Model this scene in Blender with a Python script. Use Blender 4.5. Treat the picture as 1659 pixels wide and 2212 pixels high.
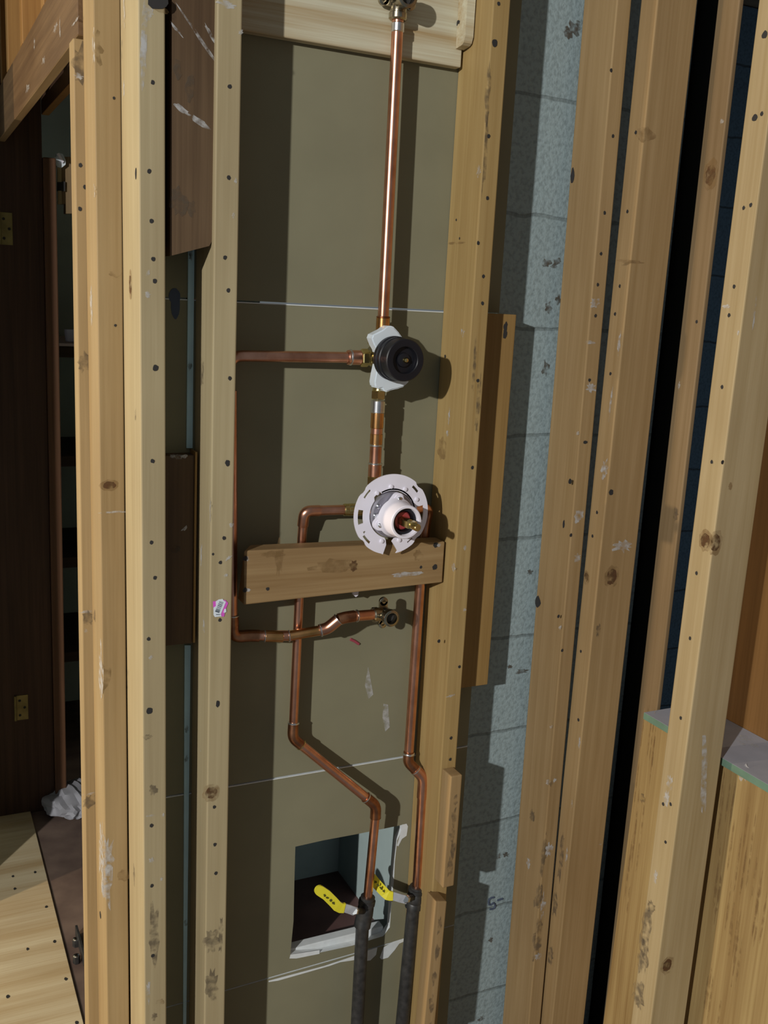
import bpy, bmesh, math, random
from mathutils import Vector, Matrix
random.seed(7)
C = bpy.context.scene.collection
for o in list(bpy.data.objects): bpy.data.objects.remove(o)

# ------------------------------------------------------------------ camera, light, exposure
W, H, F = 1659.0, 2212.0, 2144.37
FZ = -.12   # floor level
YAW, PITCH, ROLL = 0.457118, 0.208582, 0.051707
CAM = Vector((0.0, -1.46, 1.5))
fw = Vector((math.sin(YAW)*math.cos(PITCH), math.cos(YAW)*math.cos(PITCH), -math.sin(PITCH)))
rt0 = Vector((math.cos(YAW), -math.sin(YAW), 0)); up0 = rt0.cross(fw)
rt = math.cos(ROLL)*rt0 + math.sin(ROLL)*up0
up = -math.sin(ROLL)*rt0 + math.cos(ROLL)*up0
cd = bpy.data.cameras.new('camera'); cam = bpy.data.objects.new('camera', cd); C.objects.link(cam)
cd.sensor_fit = 'HORIZONTAL'; cd.sensor_width = 36.0; cd.lens = 36.0*F/W; cd.clip_start = .05; cd.clip_end = 50
m = Matrix((rt, up, -fw)).transposed().to_4x4(); m.translation = CAM; cam.matrix_world = m
bpy.context.scene.camera = cam

sc = bpy.context.scene
sc.view_settings.view_transform = 'Standard'; sc.view_settings.look = 'None'
sc.view_settings.gamma = 1.0; sc.view_settings.use_curve_mapping = False
sc.view_settings.exposure = .10
w = bpy.data.worlds.new('world'); sc.world = w; w.use_nodes = True
w.node_tree.nodes['Background'].inputs[0].default_value = (.82, .93, 1.0, 1)
w.node_tree.nodes['Background'].inputs[1].default_value = .13

def lamp(name, loc, power, radius, col):
    l = bpy.data.lights.new(name, 'POINT'); l.energy = power; l.shadow_soft_size = radius; l.color = col
    o = bpy.data.objects.new(name, l); o.location = loc; C.objects.link(o); return o
LAMP = (-3.25, -3.20, 2.55)
lamp('work_lamp', LAMP, 760, .045, (1.0, .98, .93))
lamp('warm_bulb', (-2.2, .118, 1.30), 145, .03, (1.0, .79, .53))

# ------------------------------------------------------------------ pixel -> point on a wall plane
def ray(x, y): return fw + rt*((x-W/2)/F) - up*((y-H/2)/F)
def onY(x, y, Y):
    v = ray(x, y); return CAM + v*((Y-CAM.y)/v.y)
def onX(x, y, X):
    v = ray(x, y); return CAM + v*((X-CAM.x)/v.x)
def onZ(x, y, Z):
    v = ray(x, y); return CAM + v*((Z-CAM.z)/v.z)

# ------------------------------------------------------------------ materials
def newmat(name):
    mt = bpy.data.materials.new(name); mt.use_nodes = True
    return mt, mt.node_tree.nodes, mt.node_tree.links, mt.node_tree.nodes['Principled BSDF']
def wood(name, light, dark, axis='Z', rough=.6, grain=1.0, mottled=.35, spec=.3, freq=1.0):
    mt, N, L, B = newmat(name)
    tc = N.new('ShaderNodeTexCoord'); oi = N.new('ShaderNodeObjectInfo')
    ad = N.new('ShaderNodeVectorMath'); ad.operation = 'ADD'
    sc_ = N.new('ShaderNodeVectorMath'); sc_.operation = 'SCALE'; sc_.inputs['Scale'].default_value = 13.0
    cb = N.new('ShaderNodeCombineXYZ')
    for i in range(3): L.new(oi.outputs['Random'], cb.inputs[i])
    L.new(cb.outputs[0], sc_.inputs[0]); L.new(tc.outputs['Object'], ad.inputs[0]); L.new(sc_.outputs[0], ad.inputs[1])
    def noise(s_across, s_along, detail, dist=0):
        mp = N.new('ShaderNodeMapping')
        s = [s_across]*3; s['XYZ'.index(axis)] = s_along; mp.inputs['Scale'].default_value = s
        L.new(ad.outputs[0], mp.inputs[0])
        n = N.new('ShaderNodeTexNoise'); n.inputs['Scale'].default_value = 1; n.inputs['Detail'].default_value = detail
        n.inputs['Distortion'].default_value = dist
        L.new(mp.outputs[0], n.inputs['Vector']); return n
    n1 = noise(70*freq, 1.6*max(freq, .5), 4, .6); n2 = noise(260, 6, 3); n3 = noise(7, 2.2, 3)
    r1 = N.new('ShaderNodeValToRGB'); r1.color_ramp.elements[0].position = .32; r1.color_ramp.elements[1].position = .66
    r1.color_ramp.elements[0].color = (*dark, 1); r1.color_ramp.elements[1].color = (*light, 1)
    mx = N.new('ShaderNodeMath'); mx.operation = 'MULTIPLY_ADD'; mx.inputs[1].default_value = .55*grain
    L.new(n1.outputs[0], mx.inputs[0])
    m2 = N.new('ShaderNodeMath'); m2.operation = 'MULTIPLY_ADD'; m2.inputs[1].default_value = .25*grain; m2.inputs[2].default_value = .5-.4*grain
    L.new(n2.outputs[0], m2.inputs[0]); L.new(m2.outputs[0], mx.inputs[2]); L.new(mx.outputs[0], r1.inputs[0])
    mm = N.new('ShaderNodeMix'); mm.data_type = 'RGBA'; mm.blend_type = 'MULTIPLY'; mm.inputs[0].default_value = mottled
    r3 = N.new('ShaderNodeValToRGB'); r3.color_ramp.elements[0].position = .35; r3.color_ramp.elements[1].position = .65
    r3.color_ramp.elements[0].color = (.62, .55, .5, 1); r3.color_ramp.elements[1].color = (1.05, 1.05, 1.05, 1)
    L.new(n3.outputs[0], r3.inputs[0]); L.new(r1.outputs[0], mm.inputs[6]); L.new(r3.outputs[0], mm.inputs[7])
    out = mm.outputs[2]
    L.new(out, B.inputs['Base Color'])
    B.inputs['Roughness'].default_value = rough; B.inputs['Specular IOR Level'].default_value = spec
    bp = N.new('ShaderNodeBump'); bp.inputs['Strength'].default_value = .12; bp.inputs['Distance'].default_value = .001
    L.new(n2.outputs[0], bp.inputs['Height']); L.new(bp.outputs[0], B.inputs['Normal'])
    return mt
def plain(name, col, rough=.6, metal=0.0, var=.12, scale=30, spec=.4, col2=None, bump=0.0):
    mt, N, L, B = newmat(name)
    tc = N.new('ShaderNodeTexCoord'); n = N.new('ShaderNodeTexNoise'); n.inputs['Scale'].default_value = scale; n.inputs['Detail'].default_value = 4
    L.new(tc.outputs['Object'], n.inputs['Vector'])
    r = N.new('ShaderNodeValToRGB'); r.color_ramp.elements[0].position = .3; r.color_ramp.elements[1].position = .7
    c2 = col2 or tuple(c*(1-var) for c in col)
    r.color_ramp.elements[0].color = (*c2, 1); r.color_ramp.elements[1].color = (*[min(1, c*(1+var*.5)) for c in col], 1)
    L.new(n.outputs[0], r.inputs[0]); L.new(r.outputs[0], B.inputs['Base Color'])
    B.inputs['Roughness'].default_value = rough; B.inputs['Metallic'].default_value = metal; B.inputs['Specular IOR Level'].default_value = spec
    if bump:
        bp = N.new('ShaderNodeBump'); bp.inputs['Strength'].default_value = bump; bp.inputs['Distance'].default_value = .002
        L.new(n.outputs[0], bp.inputs['Height']); L.new(bp.outputs[0], B.inputs['Normal'])
    return mt
def block_mat(name, z0, course, col, mortar):
    mt, N, L, B = newmat(name)
    tc = N.new('ShaderNodeTexCoord'); mp = N.new('ShaderNodeMapping'); mp.inputs['Location'].default_value = (1.0, -z0, 0)
    sw = N.new('ShaderNodeSeparateXYZ'); cb = N.new('ShaderNodeCombineXYZ')
    L.new(tc.outputs['Object'], sw.inputs[0]); L.new(sw.outputs[0], cb.inputs[0]); L.new(sw.outputs[2], cb.inputs[1])
    L.new(cb.outputs[0], mp.inputs[0])
    nd = N.new('ShaderNodeTexNoise'); nd.inputs['Scale'].default_value = 22; nd.inputs['Detail'].default_value = 3
    L.new(tc.outputs['Object'], nd.inputs['Vector'])
    wob = N.new('ShaderNodeVectorMath'); wob.operation = 'MULTIPLY_ADD'; wob.inputs[1].default_value = (.012, .012, 0)
    L.new(nd.outputs['Color'], wob.inputs[0]); L.new(mp.outputs[0], wob.inputs[2])
    br = N.new('ShaderNodeTexBrick'); br.inputs['Scale'].default_value = 1; br.inputs['Brick Width'].default_value = 4.0
    br.inputs['Row Height'].default_value = course; br.inputs['Mortar Size'].default_value = .004; br.inputs['Mortar Smooth'].default_value = .6
    c = Vector(col)
    br.inputs['Color1'].default_value = (*c, 1); br.inputs['Color2'].default_value = (*(c*.93), 1); br.inputs['Mortar'].default_value = (*mortar, 1)
    L.new(wob.outputs[0], br.inputs['Vector'])
    n = N.new('ShaderNodeTexNoise'); n.inputs['Scale'].default_value = 120; n.inputs['Detail'].default_value = 5
    L.new(tc.outputs['Object'], n.inputs['Vector'])
    n4 = N.new('ShaderNodeTexNoise'); n4.inputs['Scale'].default_value = 9; n4.inputs['Detail'].default_value = 3
    L.new(tc.outputs['Object'], n4.inputs['Vector'])
    r = N.new('ShaderNodeValToRGB'); r.color_ramp.elements[0].position = .33; r.color_ramp.elements[1].position = .55
    r.color_ramp.elements[0].color = (.72, .72, .72, 1); r.color_ramp.elements[1].color = (1.05, 1.05, 1.05, 1)
    L.new(n.outputs[0], r.inputs[0])
    mm = N.new('ShaderNodeMix'); mm.data_type = 'RGBA'; mm.blend_type = 'MULTIPLY'; mm.inputs[0].default_value = .8
    L.new(br.outputs[0], mm.inputs[6]); L.new(r.outputs[0], mm.inputs[7]); L.new(mm.outputs[2], B.inputs['Base Color'])
    B.inputs['Roughness'].default_value = .95
    ma = N.new('ShaderNodeMath'); ma.operation = 'MULTIPLY_ADD'; ma.inputs[1].default_value = -1.0
    L.new(br.outputs['Fac'], ma.inputs[0]); L.new(n.outputs[0], ma.inputs[2])
    bp = N.new('ShaderNodeBump'); bp.inputs['Strength'].default_value = .5; bp.inputs['Distance'].default_value = .004
    L.new(ma.outputs[0], bp.inputs['Height']); L.new(bp.outputs[0], B.inputs['Normal'])
    return mt

def wear(name, col, amount, scale=140, rough=.85):
    mt, N, L, B = newmat(name)
    B.inputs['Base Color'].default_value = (*col, 1); B.inputs['Roughness'].default_value = rough; B.inputs['Specular IOR Level'].default_value = .2
    tc = N.new('ShaderNodeTexCoord'); n = N.new('ShaderNodeTexNoise'); n.inputs['Scale'].default_value = scale; n.inputs['Detail'].default_value = 5
    L.new(tc.outputs['Object'], n.inputs['Vector'])
    r = N.new('ShaderNodeMapRange'); r.inputs['From Min'].default_value = .36; r.inputs['From Max'].default_value = .62
    r.inputs['To Min'].default_value = .0; r.inputs['To Max'].default_value = amount
    L.new(n.outputs[0], r.inputs['Value']); L.new(r.outputs[0], B.inputs['Alpha'])
    return mt
M = {}
M['pine'] = wood('pine', (.40, .275, .138), (.30, .195, .085))
M['pine_left'] = wood('pine_left', (.46, .385, .235), (.37, .30, .17))
M['pine_tan'] = wood('pine_tan', (.40, .29, .15), (.31, .215, .10))
M['pine_gold'] = wood('pine_gold', (.47, .335, .145), (.355, .235, .09), rough=.5)
M['pine_pale'] = wood('pine_pale', (.47, .375, .22), (.36, .27, .135))
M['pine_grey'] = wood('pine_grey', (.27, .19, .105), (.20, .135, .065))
M['pine_x'] = wood('pine_x', (.40, .28, .14), (.27, .165, .07), axis='X', mottled=.7)
M['board_x'] = wood('board_x', (.66, .64, .49), (.42, .30, .15), axis='X', grain=1.35, freq=.40)
M['old_board'] = wood('old_board', (.155, .10, .055), (.085, .052, .028), mottled=.7)
M['header_wood'] = wood('header_wood', (.19, .115, .055), (.10, .055, .025), axis='Y', mottled=.6)
M['header_edge_lit'] = wood('header_edge_lit', (.40, .28, .15), (.28, .18, .09), axis='Y')  # lighter copy of the header wood, light painted onto its underside
M['orange_wood'] = wood('orange_wood', (.34, .19, .06), (.24, .12, .035))
M['casing_wood'] = wood('casing_wood', (.15, .075, .04), (.08, .038, .02), rough=.5)
M['gap_shade'] = wood('gap_shade', (.012, .011, .008), (.006, .005, .004))  # near-black colour standing in for deep shade in the stud gap
M['dark_door'] = wood('dark_door', (.095, .050, .032), (.045, .024, .016), rough=.5)
M['oak'] = wood('oak', (.42, .31, .14), (.27, .175, .07), rough=.5, grain=1.3, mottled=.5, freq=.9)
M['brown_panel'] = wood('brown_panel', (.20, .105, .036), (.13, .066, .02), rough=.5)
M['strip_wood'] = wood('strip_wood', (.36, .23, .085), (.26, .155, .05))
M['plywood'] = wood('plywood', (.72, .62, .42), (.50, .36, .19), axis='X', grain=1.3, mottled=.3, freq=.28)
M['subfloor'] = plain('subfloor', (.20, .14, .11), .8, col2=(.10, .065, .055), scale=9)
M['paper'] = plain('paper', (.235, .222, .145), .85, var=.10, scale=6, spec=.2)
M['gypsum'] = plain('gypsum', (.72, .76, .78), .9, var=.08, scale=60)
M['closet_paint'] = plain('closet_paint', (.42, .52, .52), .6, var=.05)
M['closet_floor'] = plain('closet_floor', (.13, .07, .065), .5, var=.3, scale=14)
M['dim_paint'] = plain('dim_paint', (.52, .60, .57), .8, var=.12, scale=5)
M['block'] = block_mat('block', onY(1120, 1450, .115).z, .2015, (.305, .385, .405), (.20, .25, .26))
M['block_shaded'] = block_mat('block_shaded', .1, .2075, (.10, .16, .22), (.05, .07, .09))  # block in darker, bluer tones, the shade put into the colour
M['blue_strip'] = plain('blue_strip', (.55, .80, .92), .8, var=.15, scale=12)
M['hole'] = plain('hole', (.03, .028, .028), .8)
M['knot'] = wear('knot', (.11, .055, .025), .95, 90)
M['knot_soft'] = wear('knot_soft', (.27, .165, .07), .45, 60)
M['smear'] = wear('smear', (.60, .60, .60), .62, 90)
M['stain'] = wear('stain', (.12, .095, .07), .50, 75)
M['copper'] = plain('copper', (.80, .42, .29), .29, metal=1.0, var=.2, scale=26, col2=(.58, .27, .17))
M['copper_dark'] = plain('copper_dark', (.52, .25, .13), .34, metal=1.0, scale=40, col2=(.22, .09, .05))
M['copper_hot'] = plain('copper_hot', (.80, .42, .18), .26, metal=1.0, scale=30, col2=(.48, .25, .08))
M['solder'] = plain('solder', (.78, .78, .80), .28, metal=1.0, var=.2, scale=80)
M['brass'] = plain('brass', (.70, .58, .26), .25, metal=1.0, var=.25, scale=60)
M['bronze_dark'] = plain('bronze_dark', (.46, .41, .31), .24, metal=1.0, var=.35, scale=60)
M['handle_steel'] = plain('handle_steel', (.55, .57, .62), .4, metal=.25, var=.15, scale=60)
M['chrome'] = plain('chrome', (.72, .74, .76), .18, metal=1.0, var=.15, scale=60)
M['iron'] = plain('iron', (.075, .075, .075), .45, metal=.55, var=.4, scale=70)
M['grey_metal'] = plain('grey_metal', (.42, .41, .46), .42, metal=.7, var=.2, scale=60)
M['white_plastic'] = plain('white_plastic', (.86, .83, .93), .35, var=.03)
M['guard_plastic'] = plain('guard_plastic', (.72, .79, .85), .35, var=.04)
M['black_plastic'] = plain('black_plastic', (.010, .010, .014), .42, var=.2)
M['red_rubber'] = plain('red_rubber', (.40, .06, .06), .5, var=.2)
M['yellow_vinyl'] = plain('yellow_vinyl', (.78, .70, .04), .4, var=.06)
M['handle_print'] = plain('handle_print', (.10, .10, .02), .5)
M['sticker_pink'] = plain('sticker_pink', (.72, .12, .62), .4, var=.05)
M['sticker_white'] = plain('sticker_white', (.75, .82, .90), .4, var=.04)
M['print_ink'] = plain('print_ink', (.07, .09, .12), .5)
M['ink_blue'] = plain('ink_blue', (.07, .09, .14), .8)
M['green_board'] = plain('green_board', (.13, .22, .16), .8, var=.15)
M['grey_board'] = plain('grey_board', (.43, .44, .51), .8, var=.15, scale=14)
M['hinge_metal'] = plain('hinge_metal', (.30, .24, .09), .5, metal=.4, var=.3)
M['bag'] = plain('bag', (.36, .36, .40), .6, var=.15, scale=25)
M['cup'] = plain('cup', (.75, .75, .95), .4, var=.05)
M['shelf_wood'] = wood('shelf_wood', (.06, .035, .02), (.035, .02, .012), axis='X')
M['shelf_pink'] = plain('shelf_pink', (.65, .52, .52), .6)
M['ceiling'] = plain('ceiling', (.25, .20, .14), .9)
M['red_scrap'] = plain('red_scrap', (.35, .06, .09), .6)

# ------------------------------------------------------------------ mesh helpers
def finish(name, bm, mats, parent=None, origin=None, smooth=False, autosmooth=None, recalc=False):
    if recalc: bmesh.ops.recalc_face_normals(bm, faces=bm.faces)
    me = bpy.data.meshes.new(name)
    if parent is not None: origin = parent['_o'] if '_o' in parent else Vector((0, 0, 0))
    elif origin is None:
        zs = [v.co for v in bm.verts]
        origin = Vector((sum(c.x for c in zs)/len(zs), sum(c.y for c in zs)/len(zs), min(c.z for c in zs)))
    origin = Vector(origin)
    bmesh.ops.translate(bm, verts=bm.verts, vec=-origin)
    if smooth:
        for f in bm.faces: f.smooth = True
    bm.to_mesh(me); bm.free()
    if not isinstance(mats, (list, tuple)): mats = [mats]
    for x in mats: me.materials.append(x)
    if smooth:
        me.set_sharp_from_angle(angle=math.radians(autosmooth or 38))
    o = bpy.data.objects.new(name, me); C.objects.link(o)
    if parent is not None: o.parent = parent
    else: o.location = origin
    o['_o'] = list(origin)
    return o
def thing(name, label, cat, loc, group=None):
    o = bpy.data.objects.new(name, None); C.objects.link(o); o.location = loc; o.empty_display_size = .02
    o['label'] = label; o['category'] = cat; o['_o'] = list(loc)
    if group: o['group'] = group
    return o
def tag(o, label, cat, group=None, kind=None):
    o['label'] = label; o['category'] = cat
    if group: o['group'] = group
    if kind: o['kind'] = kind
    return o
def struct(o, label=None, cat=None):
    o['kind'] = 'structure'
    if label: o['label'] = label; o['category'] = cat
    return o
def hexa(bm, p, mi=0, bevel=0.0):
    """p: 8 points, 0-3 bottom loop, 4-7 top loop"""
    vs = [bm.verts.new(q) for q in p]; fs = []
    for idx in ((3, 2, 1, 0), (4, 5, 6, 7), (0, 1, 5, 4), (1, 2, 6, 5), (2, 3, 7, 6), (3, 0, 4, 7)):
        f = bm.faces.new([vs[i] for i in idx]); f.material_index = mi; fs.append(f)
    bmesh.ops.recalc_face_normals(bm, faces=fs)
    if bevel:
        es = {e for f in fs for e in f.edges}
        bmesh.ops.bevel(bm, geom=list(es), offset=bevel, segments=2, affect='EDGES', profile=.5)
    return fs
def box(bm, a, b, mi=0, bevel=0.0):
    (x0, y0, z0), (x1, y1, z1) = a, b
    return hexa(bm, [(x0, y0, z0), (x1, y0, z0), (x1, y1, z0), (x0, y1, z0), (x0, y0, z1), (x1, y0, z1), (x1, y1, z1), (x0, y1, z1)], mi, bevel)
def frame(d):
    d = d.normalized(); a = Vector((0, 0, 1)) if abs(d.z) < .9 else Vector((1, 0, 0))
    u = d.cross(a).normalized(); return u, d.cross(u).normalized()
def sweep(bm, pts, r, n=18, mi=0, bend=.0, caps=True):
    pts = [Vector(p) for p in pts]; path = [pts[0]]
    for i in range(1, len(pts)-1):
        a, b, c = pts[i-1], pts[i], pts[i+1]
        if bend > 0:
            t = min(bend, (a-b).length*.45, (c-b).length*.45)
            p0 = b+(a-b).normalized()*t; p1 = b+(c-b).normalized()*t
            for k in range(7):
                s = k/6; path.append(p0*(1-s)**2 + b*2*s*(1-s) + p1*s*s)
        else: path.append(b)
    path.append(pts[-1])
    rs = r if isinstance(r, (list, tuple)) else [r]*len(path)
    u = None; rings = []
    for i, p in enumerate(path):
        d = (path[min(i+1, len(path)-1)]-path[max(i-1, 0)]).normalized()
        if u is None: u, v = frame(d)
        else:
            u = (u-d*u.dot(d)).normalized(); v = d.cross(u)
        rings.append([bm.verts.new(p+rs[i]*(math.cos(2*math.pi*k/n)*u+math.sin(2*math.pi*k/n)*v)) for k in range(n)])
    fs = []
    for a, b in zip(rings, rings[1:]):
        for k in range(n): fs.append(bm.faces.new((a[k], a[(k+1) % n], b[(k+1) % n], b[k])))
    if caps: fs.append(bm.faces.new(rings[0][::-1])); fs.append(bm.faces.new(rings[-1]))
    for f in fs: f.material_index = mi
    bmesh.ops.recalc_face_normals(bm, faces=fs)
    return path
def lathe(bm, o, d, prof, n=28, mi=0, close=False):
    o = Vector(o); d = Vector(d).normalized(); u, v = frame(d); rings = []; fs = []
    for s, r in prof:
        rings.append([bm.verts.new(o+d*s+max(r, 1e-5)*(math.cos(2*math.pi*(k+.5)/n)*u+math.sin(2*math.pi*(k+.5)/n)*v)) for k in range(n)])
    for a, b in zip(rings, rings[1:]):
        for k in range(n): fs.append(bm.faces.new((a[k], a[(k+1) % n], b[(k+1) % n], b[k])))
    if close:
        for k in range(n): fs.append(bm.faces.new((rings[-1][k], rings[-1][(k+1) % n], rings[0][(k+1) % n], rings[0][k])))
    else: fs.append(bm.faces.new(rings[0][::-1])); fs.append(bm.faces.new(rings[-1]))
    for f in fs: f.material_index = mi
    bmesh.ops.recalc_face_normals(bm, faces=fs)
def cyl(bm, a, b, r, n=24, mi=0, ch=.15):
    a = Vector(a); b = Vector(b); L = (b-a).length; c = min(r*ch, L*.3)
    lathe(bm, a, b-a, [(0, r-c), (c, r), (L-c, r), (L, r-c)], n, mi)
def poly_solid(bm, loops, depth_vec, mi=0, side_mi=None):
    """outer loop + hole loops (3-D points in one plane) made into a plate of the given thickness"""
    es = []
    for lp in loops:
        vs = [bm.verts.new(p) for p in lp]
        es += [bm.edges.new((vs[i], vs[(i+1) % len(vs)])) for i in range(len(vs))]
    if len(loops) == 1: faces = [bm.faces.new(vs)]
    else:
        g = bmesh.ops.triangle_fill(bm, use_beauty=True, use_dissolve=False, edges=es, normal=Vector(depth_vec))
        faces = [f for f in g['geom'] if isinstance(f, bmesh.types.BMFace)]
    ex = bmesh.ops.extrude_face_region(bm, geom=faces, use_keep_orig=True)
    nv = [e for e in ex['geom'] if isinstance(e, bmesh.types.BMVert)]
    bmesh.ops.translate(bm, verts=nv, vec=depth_vec)
    allf = set(faces) | {f for v in nv for f in v.link_faces}
    dn = Vector(depth_vec).normalized(); bm.normal_update()
    for f in allf: f.material_index = mi if abs(f.normal.dot(dn)) > .7 else (mi if side_mi is None else side_mi)
    bmesh.ops.recalc_face_normals(bm, faces=list(allf))
LV = [0]
def decal(bm, c, ax, az, nrm, rx, rz, mi, rough=0.0, n=14, rot=0.0):
    LV[0] = (LV[0]+1) % 9
    c = Vector(c)+Vector(nrm)*(.00035+.00006*LV[0]); vs = []
    for k in range(n):
        t = 2*math.pi*k/n; q = 1+rough*(random.random()*2-1)
        x, z = rx*math.cos(t)*q, rz*math.sin(t)*q
        x, z = x*math.cos(rot)-z*math.sin(rot), x*math.sin(rot)+z*math.cos(rot)
        vs.append(bm.verts.new(c+ax*x+az*z))
    f = bm.faces.new(vs); f.material_index = mi; f.normal_update()
    if f.normal.dot(Vector(nrm)) < 0: f.normal_flip()
def fit(zs, vs):
    n = len(zs); mz = sum(zs)/n; mv = sum(vs)/n
    d = sum((z-mz)**2 for z in zs); b = sum((z-mz)*(v-mv) for z, v in zip(zs, vs))/d if d > 1e-9 else 0
    return mv-b*mz, b
EX, EY, EZ = Vector((1, 0, 0)), Vector((0, 1, 0)), Vector((0, 0, 1))
DM = ('hole', 'knot', 'knot_soft', 'smear', 'stain')
def post(name, label, kind, plane, lefts, rights, depth, mat, marks=(), z0=FZ, z1=2.42, w=None, group=None, cat='stud', top=None, bot=None, bevel=.0022, shear_top=None):
    """stud with its narrow front on plane Y=plane (kind Y) or X=plane (kind X)"""
    on = onY if kind == 'Y' else onX
    P = [on(x, y, plane) for x, y in lefts]
    ca = (lambda p: p.x) if kind == 'Y' else (lambda p: p.y)
    a, b = fit([p.z for p in P], [ca(p) for p in P])
    if rights:
        Q = [on(x, y, plane) for x, y in rights]
        w = sum(ca(q)-(a+b*q.z) for q in Q)/len(Q)
    if top: z1 = on(*top, plane).z
    if bot: z0 = on(*bot, plane).z
    def pt(z, s, d):
        c = a+b*z+(w if s else 0)
        return Vector((c, plane+d, z)) if kind == 'Y' else Vector((plane+d, c, z))
    bm = bmesh.new()
    hexa(bm, [pt(z0, 0, 0), pt(z0, 1, 0), pt(z0, 1, depth), pt(z0, 0, depth), pt(z1, 0, 0), pt(z1, 1, 0), pt(z1, 1, depth), pt(z1, 0, depth)], 0, bevel)
    MI = {'h': 1, 'k': 2, 's': 3, 'w': 4, 'd': 5}
    for mk in marks:
        t, face, x, y = mk[:4]; rx = mk[4] if len(mk) > 4 else .0029; rz = mk[5] if len(mk) > 5 else rx*1.1; rot = mk[6] if len(mk) > 6 else 0
        if kind == 'Y':
            if face == 'f': c = onY(x, y, plane); ax, nr = EX, -EY
            else:
                c = onX(x, y, a+b*1.2); c = onX(x, y, a+b*c.z); ax, nr = EY, -EX
        else:
            if face == 'f': c = onX(x, y, plane); ax, nr = EY, -EX
            else:
                c = onY(x, y, a+b*1.2+w); c = onY(x, y, a+b*c.z+w); ax, nr = EX, -EY
        if t == 'k': decal(bm, c, ax, EZ, nr, rx*1.5, rz*1.5, 3, .12, 18, rot)
        decal(bm, c, ax, EZ, nr, rx, rz, MI[t], {'h': .15, 'k': .1, 's': .2, 'w': .45, 'd': .35}[t], 12 if t == 'h' else 22, rot)
    o = finish(name, bm, [mat]+[M[d] for d in DM], origin=pt(z0, .5, depth/2) if False else Vector((pt(z0, 0, 0)+pt(z0, 1, depth))/2))
    tag(o, label, cat, group)
    return o, (a, b, w)

# ================================================================== SETTING
def slab(name, a, b, mat, label=None, cat=None):
    bm = bmesh.new(); box(bm, a, b); return struct(finish(name, bm, mat), label, cat)
slab('floor', (-1.6, -.6, FZ-.06), (4.6, 2.6, FZ), M['subfloor'], 'stained dark brown subfloor strip at the lower left', 'floor')
slab('ceiling', (-1.6, .0, 2.425), (4.6, 2.6, 2.50), M['ceiling'], 'dim ceiling above the stud walls', 'ceiling')
wb = slab('wall_back', (.985, .115, FZ), (1.372, .30, 2.42), M['block'], 'grey concrete block wall seen between the studs', 'wall')
slab('wall_far', (1.46, 1.0, FZ), (4.5, 1.12, 2.42), M['block_shaded'], 'block wall far behind the right studs, shade painted into its navy colour', 'wall')
slab('wall_right', (1.38, -1.5, .70), (1.40, -.165, 2.42), M['brown_panel'], 'brown panelling rising behind the plasterboard ledge at right', 'wall')
ps = onZ(35, 1829, FZ+.018); xs = ps.x-(ps.x-LAMP[0])*(ps.y-1.02)/(ps.y-LAMP[1])
slab('shadow_stub', (-1.4, 1.02, FZ), (xs, 1.12, 2.42), M['dim_paint'], 'unseen wall stub added beyond the left edge to shade the plywood', 'wall')  # unseen stub, edge set on the lamp ray to cast the plywood shadow
slab('wall_closet', (-1.4, 2.40, FZ), (1.3, 2.5, 2.42), M['dim_paint'], 'dim green-grey closet wall behind the dark shelves', 'wall')
slab('wall_partition', (1.39, .30, FZ), (1.46, 1.0, 2.42), M['dim_paint'], 'hidden return wall behind the block wall', 'wall')

slab('gap_shade_sheet', (1.377, .031, FZ), (1.385, .30, 2.42), M['gap_shade'], 'near-black sheet standing in for shade in the gap behind the corner stud', 'trim')  # added sheet, the darkness of the gap painted as its colour

# plywood sheet of the left room
bm = bmesh.new()
box(bm, (-1.4, -.55, FZ), ((onZ(185, 2212, FZ+.005).x+onZ(70, 1780, FZ+.005).x)/2, 1.75, FZ+.005), 0, .0012)
for x, y in ((28, 1893), (76, 1884), (32, 1920), (100, 1959), (118, 2034), (142, 2115), (17, 2153), (166, 2210), (60, 2050)):
    decal(bm, onZ(x, y, FZ+.005), EX, EY, EZ, .004, .006, 1, .2, 10)
o = finish('plywood_sheet', bm, [M['plywood'], M['hole']]); tag(o, 'pale plywood floor sheet with banded grain at the lower left corner', 'plywood')

# gypsum boards behind the plumbing bay (brown paper face towards us)
YB, YT = .100, .1127
XB0, XB1 = .3535, .978
def jag(pts, amp, n=6):
    out = []
    for i, p in enumerate(pts):
        q = pts[(i+1) % len(pts)]
        for k in range(n):
            s = k/n; j = Vector((random.uniform(-amp, amp), 0, random.uniform(-amp, amp))) if k else Vector((0, 0, 0))
            out.append(p.lerp(q, s)+j)
    return out
def gyp(name, z0, z1, label, hole=None, marks=(), slope=0.0, slope1=0.0):
    """slope/slope1: rise of the bottom/top edge from XB0 to XB1"""
    bm = bmesh.new()
    q = [Vector((XB0, YB, z0)), Vector((XB1, YB, z0+slope)), Vector((XB1, YB, z1+slope1)), Vector((XB0, YB, z1))]
    loops = [q] + ([hole] if hole else [])
    poly_solid(bm, loops, (0, YT-YB, 0), 0, 1)
    # whitish bevelled paper edge along the top joint
    t = .0014
    vs = [bm.verts.new((x, YB-.0003, z)) for x, z in ((XB0, z1-t), (XB1, z1+slope1-t), (XB1, z1+slope1), (XB0, z1))]
    f = bm.faces.new(vs); f.material_index = 1 if z1 > .4 else 0
    for mk in marks:
        pts = [onY(x, y, YB) for x, y in mk[1:]]
        if mk[0] in (1, 2) and len(pts) == 1:
            continue
        LV[0] = (LV[0]+1) % 9
        vs = [bm.verts.new(p-EY*(.0004+.00006*LV[0])) for p in pts]
        f = bm.faces.new(vs); f.material_index = mk[0]; f.normal_update()
        if f.normal.y > 0: f.normal_flip()
    o = finish(name, bm, [M['paper'], M['gypsum'], M['stain'], M['smear']]); tag(o, label, 'gypsum board', 'gypsum boards behind the plumbing'); return o
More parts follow.
